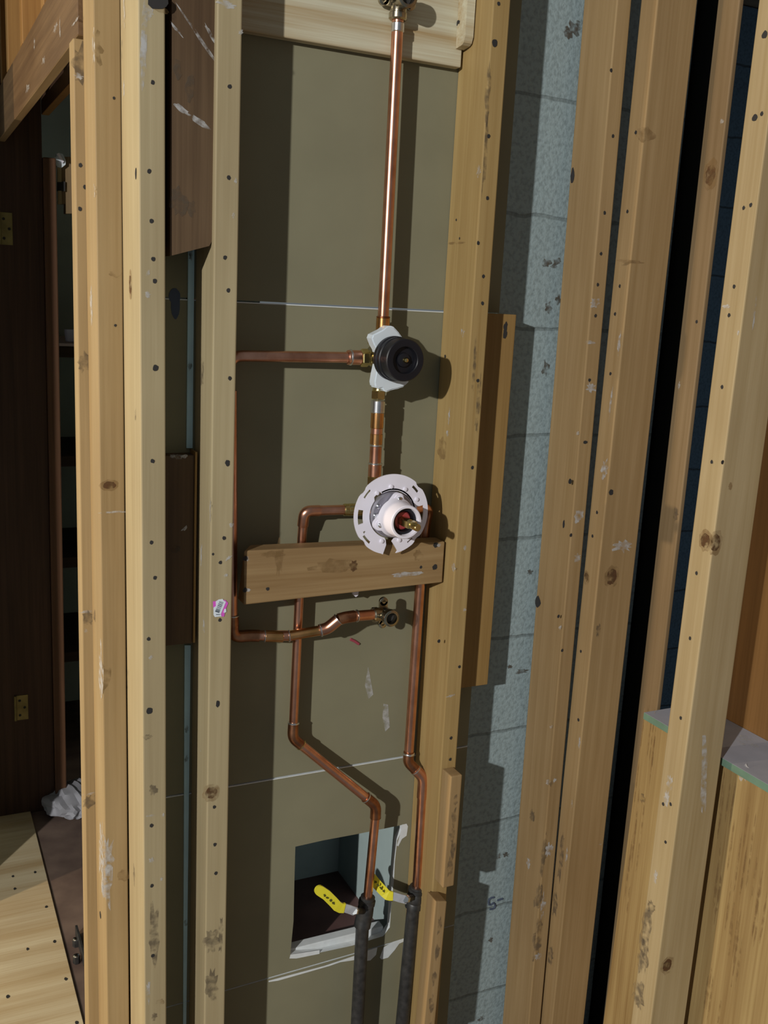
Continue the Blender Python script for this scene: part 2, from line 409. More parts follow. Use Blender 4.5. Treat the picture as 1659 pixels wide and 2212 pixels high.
zA = onY(720, 660, YB).z; zB = (onY(490, 1702, YB).z+onY(873, 1630, YB).z)/2; zC = onY(580, 2116, YB).z; zC2 = onY(770, 2052, YB).z
HOLE = [onY(x, y, YB) for x, y in ((638, 1829), (700, 1815), (770, 1802), (830, 1790), (868, 1782), (868, 1794), (858, 1815), (853, 1860), (851, 1900), (845, 1960), (842, 2003), (828, 2022), (760, 2043), (690, 2058), (627, 2062), (634, 1990), (636, 1900))]
gyp('gypsum_board', zA+.001, 2.42, 'tall brown-faced gypsum board behind the copper riser, above the upper joint')
gyp('gypsum_board', zB+.001, zA-.0015, 'wide brown-faced gypsum board behind both valves, between the two long joints',
    marks=[(3, (795, 1440), (800, 1465), (806, 1500), (796, 1510), (788, 1480)), (3, (828, 1520), (838, 1522), (842, 1570), (832, 1580), (826, 1550))])
gyp('gypsum_board', zC-.002, zB-.0015, 'brown-faced gypsum board with the square hole cut for the shutoff valves', hole=[Vector(p) for p in HOLE], slope=.018,
    marks=[(1, (868, 1781), (878, 1779), (881, 1785), (878, 1805), (868, 1812), (860, 1828), (857, 1826), (862, 1808), (866, 1795)),
           (1, (627, 2062), (690, 2052), (690, 2060), (640, 2070), (625, 2070))])
gyp('gypsum_board', FZ+.002, zC-.0045, 'lowest brown-faced gypsum board, its torn white edge below the square hole', slope1=.018,
    marks=[(1, (580, 2118), (640, 2102), (700, 2086), (760, 2066), (772, 2062), (778, 2070), (762, 2074), (735, 2078), (712, 2086), (660, 2101), (600, 2118), (580, 2121)),
           (1, (790, 2054), (815, 2046), (812, 2062), (800, 2074), (786, 2076)),
           (1, (828, 2046), (848, 2034), (880, 2024), (881, 2029), (862, 2038), (852, 2052), (838, 2068), (824, 2072), (820, 2068))])

# small closet seen through the hole
slab('wall_closet_back', (.36, .389, .20), (.84, .40, 1.0), M['closet_paint'], 'dim back wall of the cavity behind the square hole', 'wall')
slab('wall_closet_right', (.84, .115, .20), (.852, .40, 1.0), M['closet_paint'], 'pale side wall of the cavity behind the square hole', 'wall')
slab('floor_closet', (.36, .115, .19), (.84, .389, .235), M['closet_floor'], 'reddish brown floor of the cavity behind the square hole', 'floor')
slab('ceiling_closet', (.36, .115, .985), (.84, .389, 1.0), M['closet_paint'], 'top of the cavity behind the square hole', 'ceiling')
slab('wall_closet_left', (.354, .115, .20), (.36, .40, 1.0), M['closet_paint'], 'left side of the cavity behind the square hole', 'wall')

bm = bmesh.new(); hb = [onY(x, y, YT+.0003) for x, y in ((640, 2056), (835, 2006))]
hl = onY(627, 2062, YB); hr = onY(838, 2010, YB)
hexa(bm, [(hl.x-.01, YT+.0005, .236), (hr.x-.004, YT+.0005, .236), (hr.x-.004, YT+.021, .236), (hl.x-.01, YT+.021, .236), (hl.x-.01, YT+.0005, hl.z+.001), (hr.x-.004, YT+.0005, hr.z+.002), (hr.x-.004, YT+.021, hr.z+.002), (hl.x-.01, YT+.021, hl.z+.001)], 0, .0015)
struct(finish('trim_4', bm, M['gypsum']), 'white gypsum sill at the bottom of the square hole', 'trim')
# ================================================================== STUDS
B_marks = [('h', 'f', 341, 4, .014, .010), ('w', 'f', 322, 26, .006, .008), ('s', 'f', 350, 22, .010, .004), ('h', 'f', 330, 178), ('h', 'f', 322, 370), ('h', 'f', 327, 478), ('h', 'f', 331, 560), ('h', 'f', 334, 607), ('h', 'f', 336, 795, .0042), ('h', 'f', 329, 996), ('h', 'f', 327, 1172), ('h', 'f', 335, 1248), ('h', 'f', 321, 1380), ('h', 'f', 323, 1535, .005), ('h', 'f', 330, 2064), ('d', 'f', 331, 1705, .006, .009), ('d', 'f', 333, 2195, .005, .007), ('h', 'f', 328, 1913), ('h', 'f', 327, 1783, .003),
           ('w', 'f', 311, 60, .004, .05), ('w', 'f', 310, 130, .004, .04), ('w', 'f', 320, 590, .003, .004), ('w', 'f', 318, 635, .004, .005, .6), ('w', 'f', 326, 1420, .003, .003), ('w', 'f', 325, 1762, .007, .002), ('w', 'f', 352, 1760, .002, .003), ('w', 'f', 327, 1858, .004, .004), ('w', 'f', 348, 1898, .002, .003), ('w', 'f', 320, 2140, .003, .02), ('d', 'f', 318, 1592, .007, .004), ('d', 'f', 332, 2020, .010, .05), ('s', 'f', 345, 2165, .008, .006),
           ('k', 's', 282, 615, .008, .014), ('h', 's', 294, 375, .004, .008), ('d', 's', 293, 895, .003, .01), ('w', 's', 269, 18, .006, .02), ('w', 's', 268, 190, .004, .012), ('d', 's', 290, 1890, .006, .02)]
post('wall_stud', 'pale front stud left of the brown wood blocks, nail holes down its face', 'Y', 0.0,
     [(301, 560), (305, 1100), (309, 1660), (312, 2212)], [(361, 560), (358, 1100), (358, 1660), (358, 2212)], .118, M['pine_left'], B_marks)
C_marks = [('h', 'f', 496, 187), ('h', 'f', 494, 384), ('h', 'f', 486, 556), ('h', 'f', 493, 627), ('h', 'f', 496, 817), ('h', 'f', 491, 1000, .0035, .005), ('h', 'f', 484, 1162), ('h', 'f', 460, 1197, .002), ('h', 'f', 476, 1215), ('h', 'f', 475, 1339), ('h', 'f', 470, 1520, .003, .006), ('h', 'f', 463, 1743), ('h', 'f', 464, 1824), ('h', 'f', 466, 1886),
           ('k', 'f', 456, 1712, .010, .011), ('d', 'f', 457, 2030, .012, .02), ('d', 'f', 456, 2130, .012, .03), ('d', 'f', 477, 2020, .004, .03),
           ('w', 'f', 520, 70, .003, .004), ('w', 'f', 509, 390, .002, .004), ('w', 'f', 504, 465, .002, .004), ('w', 'f', 499, 1134, .004, .003), ('w', 'f', 492, 1206, .006, .002, .6), ('w', 'f', 487, 1243, .003, .003), ('w', 'f', 490, 10, .012, .004),
           ('w', 's', 441, 1350, .006, .012), ('w', 's', 435, 1198, .005, .02), ('w', 's', 434, 1624, .003, .003), ('d', 's', 437, 800, .010, .022), ('w', 's', 455, 1100, .003, .02)]
post('wall_stud', 'front stud at the left of the copper pipes, pink barcode sticker on it', 'Y', 0.0,
     [(469, 20), (464, 540), (457, 911), (454, 1134), (447, 1660), (442, 2212)], [(516, 560), (505, 1100), (494, 1660), (484, 2212)], .0995, M['pine_left'], C_marks)
D_marks = [('h', 'f', 1077, 8), ('h', 'f', 1068, 93, .005), ('h', 'f', 1055, 294), ('h', 'f', 1053, 428), ('h', 'f', 1033, 525), ('h', 'f', 1044, 597), ('h', 'f', 1042, 655, .003), ('h', 'f', 1032, 822), ('h', 'f', 1020, 1010), ('h', 'f', 992, 1440), ('h', 'f', 974, 1594), ('h', 'f', 972, 1640), ('h', 'f', 948, 1385, .003), ('h', 's', 962, 770, .003),
           ('w', 'f', 1004, 1183, .003, .004), ('w', 'f', 1003, 1317, .003, .003), ('w', 'f', 973, 1503, .008, .002, .2), ('w', 's', 967, 936, .004, .005), ('w', 's', 1000, 718, .006, .006), ('w', 's', 1035, 370, .007, .008), ('w', 's', 971, 900, .003, .015), ('w', 's', 980, 1225, .006, .006), ('s', 's', 985, 525, .03, .002), ('s', 's', 955, 970, .016, .02),
           ('h', 's', 986, 475, .002), ('h', 's', 993, 515, .002), ('d', 'f', 1052, 215, .004, .05), ('d', 'f', 1048, 330, .003, .06), ('d', 'f', 1032, 880, .004, .05), ('d', 'f', 1024, 790, .003, .04)]
post('wall_stud', 'golden stud at the right of the copper pipes, its left face brightly lit', 'Y', 0.0,
     [(1062, 0), (1022, 640), (1005, 1006), (981, 1222), (963, 1475), (950, 1656)], [(1105, 0), (1060, 640), (1035, 967), (1015, 1222), (995, 1475), (984, 1656)], .0995, M['pine_gold'], D_marks)
E_marks = [('h', 'f', 1320, 152, .003), ('h', 'f', 1324, 294), ('h', 'f', 1306, 460), ('h', 'f', 1298, 548), ('h', 'f', 1291, 615), ('h', 'f', 1286, 682), ('h', 'f', 1273, 821), ('h', 'f', 1264, 955, .005, .003), ('h', 'f', 1231, 1040, .004, .005), ('h', 's', 1162, 1300, .010, .012), ('h', 's', 1237, 380, .006, .014), ('h', 's', 1218, 1132, .003, .008), ('h', 'f', 1206, 1331), ('h', 'f', 1214, 1405), ('h', 'f', 1233, 1156, .003),
           ('w', 'f', 1285, 655, .010, .008), ('w', 'f', 1275, 740, .012, .003), ('w', 'f', 1276, 838, .010, .008), ('w', 'f', 1248, 936, .003, .003), ('w', 'f', 1250, 1115, .010, .012), ('w', 'f', 1247, 1205, .007, .007), ('w', 'f', 1210, 1355, .003, .004), ('w', 'f', 1183, 1690, .005, .005), ('w', 'f', 1198, 1685, .004, .004), ('w', 'f', 1190, 1570, .004, .003), ('w', 'f', 1186, 1835, .008, .013), ('w', 'f', 1172, 1960, .006, .030), ('w', 'f', 1163, 2065, .009, .007), ('w', 's', 1142, 1865, .006, .012),
           ('d', 'f', 1175, 1840, .007, .045), ('d', 'f', 1163, 1940, .010, .03), ('d', 'f', 1160, 2030, .010, .05), ('d', 's', 1150, 1762, .008, .012), ('d', 'f', 1190, 1690, .006, .008)]
post('wall_stud', 'wide-faced stud right of the block wall, white plaster flecks on it', 'Y', 0.0,
     [(1330, 0), (1278, 659), (1105+135, 1130), (1146+32, 1759)], [(1369, 0), (1314, 659), (1280, 993), (1205, 1759), (1156, 2212)], .0935, M['pine'], E_marks)
# right wall (faces left, runs towards us)
F_marks = [('h', 'f', 1374, 286, .003), ('h', 'f', 1356, 457, .003), ('h', 'f', 1339, 618, .003), ('h', 'f', 1329, 678, .003), ('h', 'f', 1319, 807, .003), ('h', 'f', 1290, 1107, .003), ('h', 'f', 1280, 1158), ('h', 'f', 1255, 1407), ('h', 'f', 1250, 1555, .003), ('k', 'f', 1267, 1247, .006, .009), ('k', 's', 1321, 1246, .012, .015), ('h', 's', 1320, 1063, .005), ('d', 's', 1292, 1362, .005, .012), ('s', 's', 1394, 290, .02, .012), ('s', 's', 1360, 565, .03, .003),
           ('w', 'f', 1307, 1012, .010, .016), ('w', 'f', 1338, 745, .003, .02), ('w', 'f', 1320, 870, .003, .03), ('w', 'f', 1252, 1606, .003, .012), ('w', 'f', 1236, 1737, .002, .008), ('w', 'f', 1224, 1850, .003, .02), ('d', 'f', 1212, 1850, .007, .05), ('d', 'f', 1200, 1950, .008, .03), ('d', 'f', 1190, 2065, .008, .02), ('w', 's', 1298, 1820, .004, .004), ('w', 's', 1345, 1180, .02, .01)]
post('wall_stud', 'corner stud beside a narrow dark gap, big round knot on its wide face', 'X', 1.150,
     [(1379, 0), (1326, 659), (1290, 993), (1264, 1179), (1240, 1422), (1209, 1759), (1163, 2212)], None, .084, M['pine'], F_marks, w=-.043)
G_marks = [('k', 'f', 1535, 378, .012, .018), ('w', 'f', 1467, 832, .003, .007), ('h', 'f', 1505, 695, .003), ('d', 'f', 1460, 1110, .006, .012), ('w', 'f', 1560, 262, .004, .004)]
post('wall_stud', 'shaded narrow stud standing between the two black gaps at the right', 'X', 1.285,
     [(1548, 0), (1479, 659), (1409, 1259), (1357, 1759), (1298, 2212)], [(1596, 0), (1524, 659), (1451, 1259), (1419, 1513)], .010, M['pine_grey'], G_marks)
H_marks = [('h', 'f', 1652, 75, .005), ('h', 'f', 1631, 254, .005), ('h', 'f', 1646, 246, .003), ('h', 'f', 1607, 449), ('h', 'f', 1622, 443, .003), ('h', 'f', 1586, 619), ('h', 'f', 1575, 681, .003), ('h', 'f', 1560, 836), ('h', 'f', 1538, 998), ('h', 's', 1560, 998), ('h', 'f', 1505, 1238, .003), ('h', 'f', 1491, 1379), ('h', 'f', 1471, 1551), ('k', 'f', 1524, 1168, .010, .012), ('k', 's', 1545, 1172, .010, .014), ('h', 'f', 1449, 1737), ('h', 'f', 1433, 1737, .003), ('h', 'f', 1438, 1819),
           ('w', 'f', 1595, 719, .002, .004), ('w', 'f', 1568, 662, .008, .003), ('w', 's', 1630, 675, .002, .022), ('w', 's', 1520, 1640, .006, .09, .15), ('w', 'f', 1447, 1690, .006, .012), ('w', 'f', 1441, 1725, .006, .012), ('w', 'f', 1416, 1895, .005, .012), ('s', 's', 1577, 1050, .004, .006),
           ('d', 'f', 1408, 1960, .008, .012), ('d', 'f', 1395, 2010, .012, .05), ('d', 'f', 1390, 2070, .013, .03), ('d', 'f', 1380, 2150, .014, .03), ('k', 's', 1441, 2085, .010, .012)]
post('wall_stud', 'pale near stud in front of the plasterboard ledge at the right edge', 'X', 1.150,
     [(1636, 0), (1556, 659), (1486, 1259), (1423, 1759), (1357, 2212)], [(1606, 659), (1532, 1259), (1465, 1759), (1403, 2212)], .0825, M['pine_pale'], H_marks)

# left door framing
A_marks = [('k', 'f', 236, 1048, .010, .006), ('s', 'f', 250, 592, .010, .005), ('h', 'f', 249, 703, .002), ('h', 'f', 246, 212, .002), ('w', 'f', 240, 1106, .020, .0016), ('w', 'f', 229, 1860, .011, .05), ('w', 'f', 232, 1910, .008, .04), ('s', 'f', 270, 1890, .012, .012),
           ('w', 's', 203, 100, .010, .02), ('w', 's', 198, 660, .010, .03), ('w', 's', 220, 1850, .02, .06), ('h', 's', 217, 1976, .006), ('w', 's', 205, 410, .006, .010), ('d', 's', 205, 1330, .010, .010), ('w', 's', 219, 1450, .02, .04)]
AP, A_fit = post('wall_stud', 'tan stud set back behind the front stud, dark knot low on it', 'Y', .1185,
     [(210, 560), (215, 1100), (222, 1660), (233, 2212)], [(264, 560), (268, 1100), (275, 1660), (282, 2212)], .0885, M['pine_tan'], A_marks)
AX = A_fit[0]+A_fit[1]*1.2
J_marks = [('h', 'f', 174, 357, .003), ('h', 'f', 184, 404, .003), ('h', 'f', 173, 451, .003), ('d', 'f', 184, 783, .010, .015), ('w', 'f', 188, 1321, .013, .002), ('d', 'f', 190, 1334, .010, .012), ('w', 'f', 190, 1715, .012, .002), ('d', 'f', 193, 1732, .012, .012), ('d', 'f', 175, 142, .014, .03), ('w', 'f', 170, 165, .006, .004), ('w', 'f', 185, 1363, .003, .004)]
post('jack_stud', 'thin-edged jack stud at the door opening, under the dark header board', 'Y', .2075,
     [(163, 300), (168, 800), (172, 1200), (181, 1660), (192, 2212)], None, .038, M['pine_tan'], J_marks, w=.080, top=(175, 84))
# header and cripples
def ribbon(name, X0, X1, ya, yb, z0, z1, mat, mat2=None):
    bm = bmesh.new(); box(bm, (X0, ya, z0), (X1, yb, z1), 0, .0015); bm.normal_update()
    for f in bm.faces:
        if f.normal.z < -.9: f.material_index = 1
    return bm
hz0 = onX(100, 165, .263).z; hz1 = hz0+.125
bm = ribbon('header', .263, .2815, .2080, 1.85, hz0, hz1, None)
for x, y, rx, rz in ((75, 95, .008, .02), (120, 60, .02, .01), (95, 130, .02, .012), (60, 190, .03, .012), (130, 60, .006, .03), (165, 45, .03, .004)):
    decal(bm, onX(x, y, .263), EY, EZ, -EX, rx, rz*.5, 2, .5, 18)
o = finish('header_board', bm, [M['header_wood'], M['header_edge_lit'], M['smear']])
tag(o, 'scuffed brown header board running back above the door opening', 'board')
for x in (96, 49, 17, 3):
    y = onX(x, 120, .263).y
    bm = bmesh.new(); box(bm, (.263, y, hz1+.0005), (.3335, y+.038, 2.42), 0, .0015)
    o = finish('cripple_stud', bm, M['orange_wood'])
    tag(o, {96: 'orange short stud above the header, nearest to the tall studs', 49: 'orange short stud above the header, second from the tall studs', 17: 'orange short stud above the header, third from the tall studs', 3: 'orange short stud at the far end of the header board'}[x], 'stud', 'short studs over the header')
bm = bmesh.new(); box(bm, (.334, .22, hz1), (.345, 2.30, 2.42))
o = struct(finish('wall_over_door', bm, M['orange_wood']), 'orange wood sheathing behind the short studs over the header', 'wall')

bm = bmesh.new(); zi = onX(107, 228, .37).z
box(bm, (.37, .26, zi), (.39, 1.50, 2.42), 0, .002)
for f in bm.faces:
    f.normal_update()
    if f.normal.z < -.9: f.material_index = 1
o = finish('inner_header_board', bm, [M['dark_door'], M['orange_wood']]); tag(o, 'dark red-brown board inside the door opening, just under the header', 'board')
# wood scraps between the two front studs
bm = bmesh.new(); Yk = .012
q = [onY(x, y, Yk) for x, y in ((368, 553), (447, 531), (461.5, 520), (470, 0))]
xl = onY(369, 300, Yk).x; xr = .4205
P = [Vector((xl, Yk, q[0].z)), Vector((xl+.062*(xr-xl)/.067, Yk, q[1].z)), Vector((xr, Yk, q[2].z)), Vector((xr, Yk, 2.42)), Vector((xl, Yk, 2.42))]
poly_solid(bm, [P], (0, .036, 0))
for x, y, rx, rz, rot in ((433, 85, .002, .05, .7), (390, 235, .014, .004, -.5), (430, 262, .016, .004, -.5), (455, 75, .002, .016, .6), (380, 62, .002, .012, .8)):
    decal(bm, onY(x, y, Yk), EX, EZ, -EY, rx, rz, 1, .3, 16, rot)
for x, y, rx, rz in ((410, 185, .007, .02), (385, 435, .012, .02), (412, 450, .007, .012), (382, 150, .006, .012)):
    decal(bm, onY(x, y, Yk), EX, EZ, -EY, rx, rz, 2, .35, 16)
o = finish('filler_board', bm, [M['old_board'], M['smear'], M['stain']])
tag(o, 'dark weathered board wedged between two front studs, its lower end cut slanting', 'board')
# lower board, set back
bm = bmesh.new(); Yk = .070
a = onY(352, 985, Yk); b = onY(420, 985, Yk); zb = onY(400, 1391, Yk).z
box(bm, (.3535, Yk, zb), (b.x, .0985, a.z), 0, .001)
for x, y, rx, rz in ((373, 976, .006, .003), (385, 978, .008, .004), (398, 977, .006, .003)):
    decal(bm, onY(x, y+9, Yk), EX, EZ, -EY, rx, rz, 1, .4)
decal(bm, onY(379, 1186, Yk), EX, EZ, -EY, .007, .007, 2, .2); decal(bm, onY(399, 1141, Yk), EX, EZ, -EY, .006, .003, 1, .4, 16, .6)
bx = b.x
box(bm, (bx+.0002, Yk-.004, zb+.002), (bx+.0036, .0985, a.z+.006), 3)
o = finish('backing_board', bm, [M['old_board'], M['smear'], M['stain'], M['strip_wood']], recalc=False)
tag(o, 'brown board low between two front studs with a dusty top and pale right edge', 'board')
# blue strips on the gypsum board
def bluestrip(x0t, x1t, x0b, x1b, yt, yb, label):
    bm = bmesh.new(); Ys = .0965
    pts = [onY(x0b, yb, Ys), onY(x1b, yb, Ys), onY(x1t, yt, Ys), onY(x0t, yt, Ys)]
    zt = 2.40 if yt < 0 else pts[2].z
    pts = [Vector((p.x, Ys, p.z)) for p in pts]
    poly_solid(bm, [pts], (0, .0034, 0))
    for k in range(3):
        s = random.random(); decal(bm, pts[0].lerp(pts[3], s)+EX*.004, EX, EZ, -EY, .003, .006, 1, .4)
    o = finish('gypsum_strip', bm, [M['blue_strip'], M['stain']]); tag(o, label, 'gypsum strip')
bluestrip(407, 420, 403, 416, 535, 968, 'light blue plaster strip between front studs, above the lower brown board')
bluestrip(399, 412, 395.5, 401.5, 1394, 2290, 'blue plaster strip between front studs, below the lower brown board')
bm = bmesh.new(); decal(bm, onY(379, 655, .0998), EX, EZ, -EY, .007, .024, 0, .05, 18); decal(bm, onY(377, 640, .0998), EX, EZ, -EY, .009, .012, 0, .05, 18)
bmesh.ops.solidify(bm, geom=bm.faces[:], thickness=.0004)
o = finish('dark_patch', bm, [M['ink_blue']]); tag(o, 'small dark oval patch on the gypsum board left of the blue strip', 'patch')

# scab strip on the right of the golden stud
bm = bmesh.new(); Yk = .048
P_ = [onY(x, y, Yk) for x, y in ((1115, 679), (1092, 1000), (1053, 1475))]; fa, fb = fit([p.z for p in P_], [p.x for p in P_])
zt = onY(1100, 679, Yk).z; zb = onY(1030, 1482, Yk).z
hexa(bm, [(.9055, Yk, zb), (fa+fb*zb, Yk, zb), (fa+fb*zb, .0985, zb), (.9055, .0985, zb), (.9055, Yk, zt), (fa+fb*zt, Yk, zt), (fa+fb*zt, .0985, zt), (.9055, .0985, zt)], 0, .0012)
for x, y in ((1092, 705), (1090, 722)):
    decal(bm, onY(x, y, Yk), EX, EZ, -EY, .004, .008, 1, .3)
o = finish('furring_board', bm, [M['strip_wood'], M['hole']]); tag(o, 'upright board just right of the golden stud, in front of the block wall', 'board')
# short blocks nailed low on the golden stud
def shortblock(fl, fr, top, z0, z1, label, skew=0, dep=.034):
    bm = bmesh.new(); Yf = -dep-.0003
    P = [onY(*p, Yf) for p in fl]; a, b = fit([p.z for p in P], [p.x for p in P]); wd = onY(*fr, Yf).x-(a+b*onY(*fr, Yf).z)
    def pt(z, s, y): return Vector((a+b*z+s*wd, y, z+(skew*(1-s) if z > z0+.01 else 0)))
    hexa(bm, [pt(z0, 0, Yf), pt(z0, 1, Yf), pt(z0, 1, -.0003), pt(z0, 0, -.0003), pt(z1, 0, Yf), pt(z1, 1, Yf), pt(z1, 1, -.0003), pt(z1, 0, -.0003)], 0, .002)
    z = z0
    for k in range(5):
        z = z0+.04+(z1-z0-.08)*k/4*.95
        decal(bm, pt(z, .45+.2*random.random(), Yf), EX, EZ, -EY, .005, .010+.01*random.random(), 1, .4)
    o = finish('wood_block', bm, [M['pine'], M['stain']]); tag(o, label, 'wood block', 'short wood blocks on the golden stud'); return o
Yf = -.034
shortblock([(973, 1700), (958, 1900)], (997, 1700), None, onY(960, 1918, Yf).z, onY(985, 1676, Yf).z, 'short wood block nailed low on the golden stud, the upper of two')
shortblock([(940, 1960), (917, 2200)], (963, 1975), None, .10, onY(945, 1952, Yf).z, 'long wood block at the foot of the golden stud, below the shorter one', dep=.034, skew=.006)

# blocking between studs
bm = bmesh.new(); Y0, Y1 = .030, .066
a, b, c, d = [onY(x, y, Y0) for x, y in ((527, 1307), (957, 1258), (962, 1170), (527, 1190))]
XR = .8565
def ln(p, q, X): t = (X-p.x)/(q.x-p.x); return p.lerp(q, t)
b = ln(a, b, XR); c = ln(d, c, XR); dx = Vector((0, Y1-Y0, 0))
hexa(bm, [a, b, b+dx, a+dx+EX*.0, d, c, c+dx, d+dx+EX*.022], 0, .002)
for x, y, t, rx, rz in ((529, 1206, 1, .004, .004), (529, 1274, 1, .004, .004), (941, 1177, 1, .005, .005), (939, 1225, 1, .005, .005), (909, 1225, 1, .0025, .0025), (764, 1222, 2, .007, .009), (903, 1199, 3, .009, .010), (602, 1205, 4, .006, .03), (720, 1222, 4, .04, .012), (590, 1196, 4, .02, .006), (880, 1240, 5, .03, .004), (536, 1206, 5, .003, .004), (536, 1274, 5, .004, .003), (948, 1177, 5, .004, .003), (578, 1272, 1, .003, .003)):
    decal(bm, onY(x, y, Y0), EX, EZ, -EY, rx, rz, t, .3 if t > 1 else .15, 18)
o = finish('blocking_board', bm, [M['pine_x'], M['hole'], M['knot'], M['knot_soft'], M['knot_soft'], M['smear']])
tag(o, 'knotty horizontal wood block below the white valve ring, spanning two studs', 'board')

# top board carrying the shower elbow
bm = bmesh.new(); Yk = .080
a = onY(520, 64, Yk); b = onY(990, 129, Yk); XL, XR = .4605, .8570
def zb(X): return a.z+(b.z-a.z)*(X-a.x)/(b.x-a.x)
box(bm, (XL, Yk, min(zb(XL), zb(XR))), (XR, .0985, 2.08), 0, .002)
o = finish('mounting_board', bm, [M['board_x'], M['hole']])
tag(o, 'pale striped board across the top of the bay, behind the shower elbow', 'board')
bm = bmesh.new()
za = onX(1026, 97, .861).z
xa = .8445; pr = []
for y, z in ((.050, 2.08), (.050, za+.012), (.054, za+.003), (.060, za), (.0795, za-.002), (.0795, 2.08)): pr.append(Vector((xa, y, z)))
poly_solid(bm, [pr], (.8595-xa, 0, 0))
for x, y in ((983, 44), (991, 48), (988, 52)): decal(bm, onX(x, y, xa), EY, EZ, -EX, .004, .003, 1, .4)
o = finish('cleat_block', bm, [M['board_x'], M['hole']]); tag(o, 'small rounded wood cleat at the right end of the pale top board', 'wood block')

# ================================================================== PLUMBING
def P(x, y, Y): return onY(x, y, Y)
def pipe(parent, name, pts, r, mat, bend=.014, label=None):
    bm = bmesh.new(); sweep(bm, pts, r, 20, 0, bend); o = finish(name, bm, mat, parent, smooth=True, autosmooth=50)
    if label: o['label'] = label
    return o
def fitting(parent, name, a, b, r, mat, n=24, label=None):
    bm = bmesh.new(); cyl(bm, a, b, r, n, 0, .12); o = finish(name, bm, mat, parent, smooth=n > 8, autosmooth=40)
    if label: o['label'] = label
    return o
def ringj(parent, c, d, r, t=.003, mat=None):
    c = Vector(c); d = Vector(d).normalized(); bm = bmesh.new()
    lathe(bm, c-d*t/2, d, [(0, r*.97), (t*.3, r+.0009), (t*.7, r+.0009), (t, r*.97)], 22)
    return finish('solder_ring', bm, mat or M['solder'], parent, smooth=True)
def elbow_fitting(bm_parent, c, pin, ears, mouth_y, s=1.0):
    """drop-ear elbow: c centre, pin direction to pipe, ears axis"""
    c = Vector(c); pin = Vector(pin).normalized(); ears = Vector(ears).normalized(); p = bm_parent
    bm = bmesh.new(); lathe(bm, c-pin*.004*s, pin, [(0, .0105*s), (.003, .0125*s), (.020*s, .0122*s), (.021*s, .0135*s), (.028*s, .0135*s), (.030*s, .011*s)], 28)
    finish('socket', bm, M['bronze_dark'], p, smooth=True)
    L = c.y-mouth_y; bm = bmesh.new(); R = .0135*s
    lathe(bm, c+EY*.006, -EY, [(0, .010*s), (.004, R*.95), (L-.006, R*.98), (L-.004, R*1.12), (L+.005, R*1.12), (L+.006, R*1.0), (L+.006, R*.78), (L-.012, R*.74)], 32)
    finish('mouth', bm, M['bronze_dark'], p, smooth=True)
    bm = bmesh.new(); lathe(bm, c-EY*(L-.0125), -EY, [(0, R*.73), (.0006, R*.73)], 24); finish('bore', bm, M['hole'], p)
    for sgn in (1, -1):
        e = c+ears*sgn*.021*s+EY*.010; bm = bmesh.new()
        lathe(bm, e, -EY, [(0, .0082*s), (.0045, .0082*s), (.005, .0075*s), (.005, .0035*s), (.0005, .0032*s)], 22)
        a = c+EY*.010; u = ears*sgn; v = u.cross(EY)
        hexa(bm, [a+v*.008, a-v*.008, e-v*.0075, e+v*.0075, a+v*.008-EY*.005, a-v*.008-EY*.005, e-v*.0075-EY*.005, e+v*.0075-EY*.005])
        finish('ear', bm, M['bronze_dark'], p, smooth=True)

# shower elbow and riser
eC = P(862, 2, .062)
g = thing('shower_elbow', 'dark bronze drop-ear elbow at the top of the copper riser', 'pipe elbow', eC)
elbow_fitting(g, eC, (-.02, 0, -1), (1, 0, 0), .030, 1.1)
rT, rB = P(860, 36, .062), P(826.5, 712, .058)
g = thing('copper_riser_pipe', 'long upright copper pipe from the black valve up to the shower elbow', 'pipe', rB)
pipe(g, 'pipe', [rT, rB], .0093, M['copper'])
fitting(g, 'tinned_end', eC+(rB-rT).normalized()*.032, eC+(rB-rT).normalized()*.046, .0105, M['solder'])
d = (rT-rB).normalized()
fitting(g, 'coupling', rB-d*.004, rB+d*.020, .0115, M['copper_hot'])
ringj(g, rB+d*.0205, d, .0108, .003, M['copper_dark'])

# diverter valve (black cap)
vc = P(840, 775, .035); vx, vz = .7312, 1.4095
g = thing('diverter_valve', 'black-capped valve with white plastic guard on the copper riser', 'valve', (vx, .05, vz))
bm = bmesh.new()
out = [(803, 731), (806, 723), (812, 720), (826, 713), (838, 704), (846, 704), (851, 706), (862, 718), (869, 728), (884, 745), (890, 775), (888, 805), (883, 826), (872, 836), (860, 840), (846, 843), (835, 847), (830, 845), (826, 839), (818, 840), (811, 837), (809, 826), (812, 808), (818, 780), (815, 757), (808, 745)]
poly_solid(bm, [[P(x, y, .030) for x, y in out]], (0, .022, 0)); bmesh.ops.bevel(bm, geom=[e for e in bm.edges if len(e.link_faces) == 2 and e.calc_face_angle(0) > .9], offset=.002, segments=2, affect='EDGES')
finish('plaster_guard', bm, M['guard_plastic'], g, smooth=True, autosmooth=30)
bm = bmesh.new(); lathe(bm, (vx-.006, .078, vz), -EY, [(0, .016), (.004, .021), (.03, .021), (.046, .020)], 28)
finish('valve_body', bm, M['bronze_dark'], g, smooth=True)
bm = bmesh.new()
lathe(bm, (vx, .022, vz), -EY, [(0, .034), (.001, .0365), (.009, .0365), (.010, .0345), (.013, .0345), (.014, .0355), (.020, .0355), (.021, .0340), (.025, .0340), (.026, .0350), (.044, .0340), (.0455, .0325), (.0455, .0225), (.0445, .0215), (.036, .0205), (.036, .012), (.040, .0110), (.041, .0075)], 44)
cap = finish('cap', bm, M['black_plastic'], g, smooth=True)
bm = bmesh.new(); lathe(bm, (vx+.002, -.018, vz), -EY, [(0, .0045), (.004, .0045), (.006, .003), (.0065, .001)], 18)
finish('cap_screw', bm, M['brass'], cap, smooth=True)
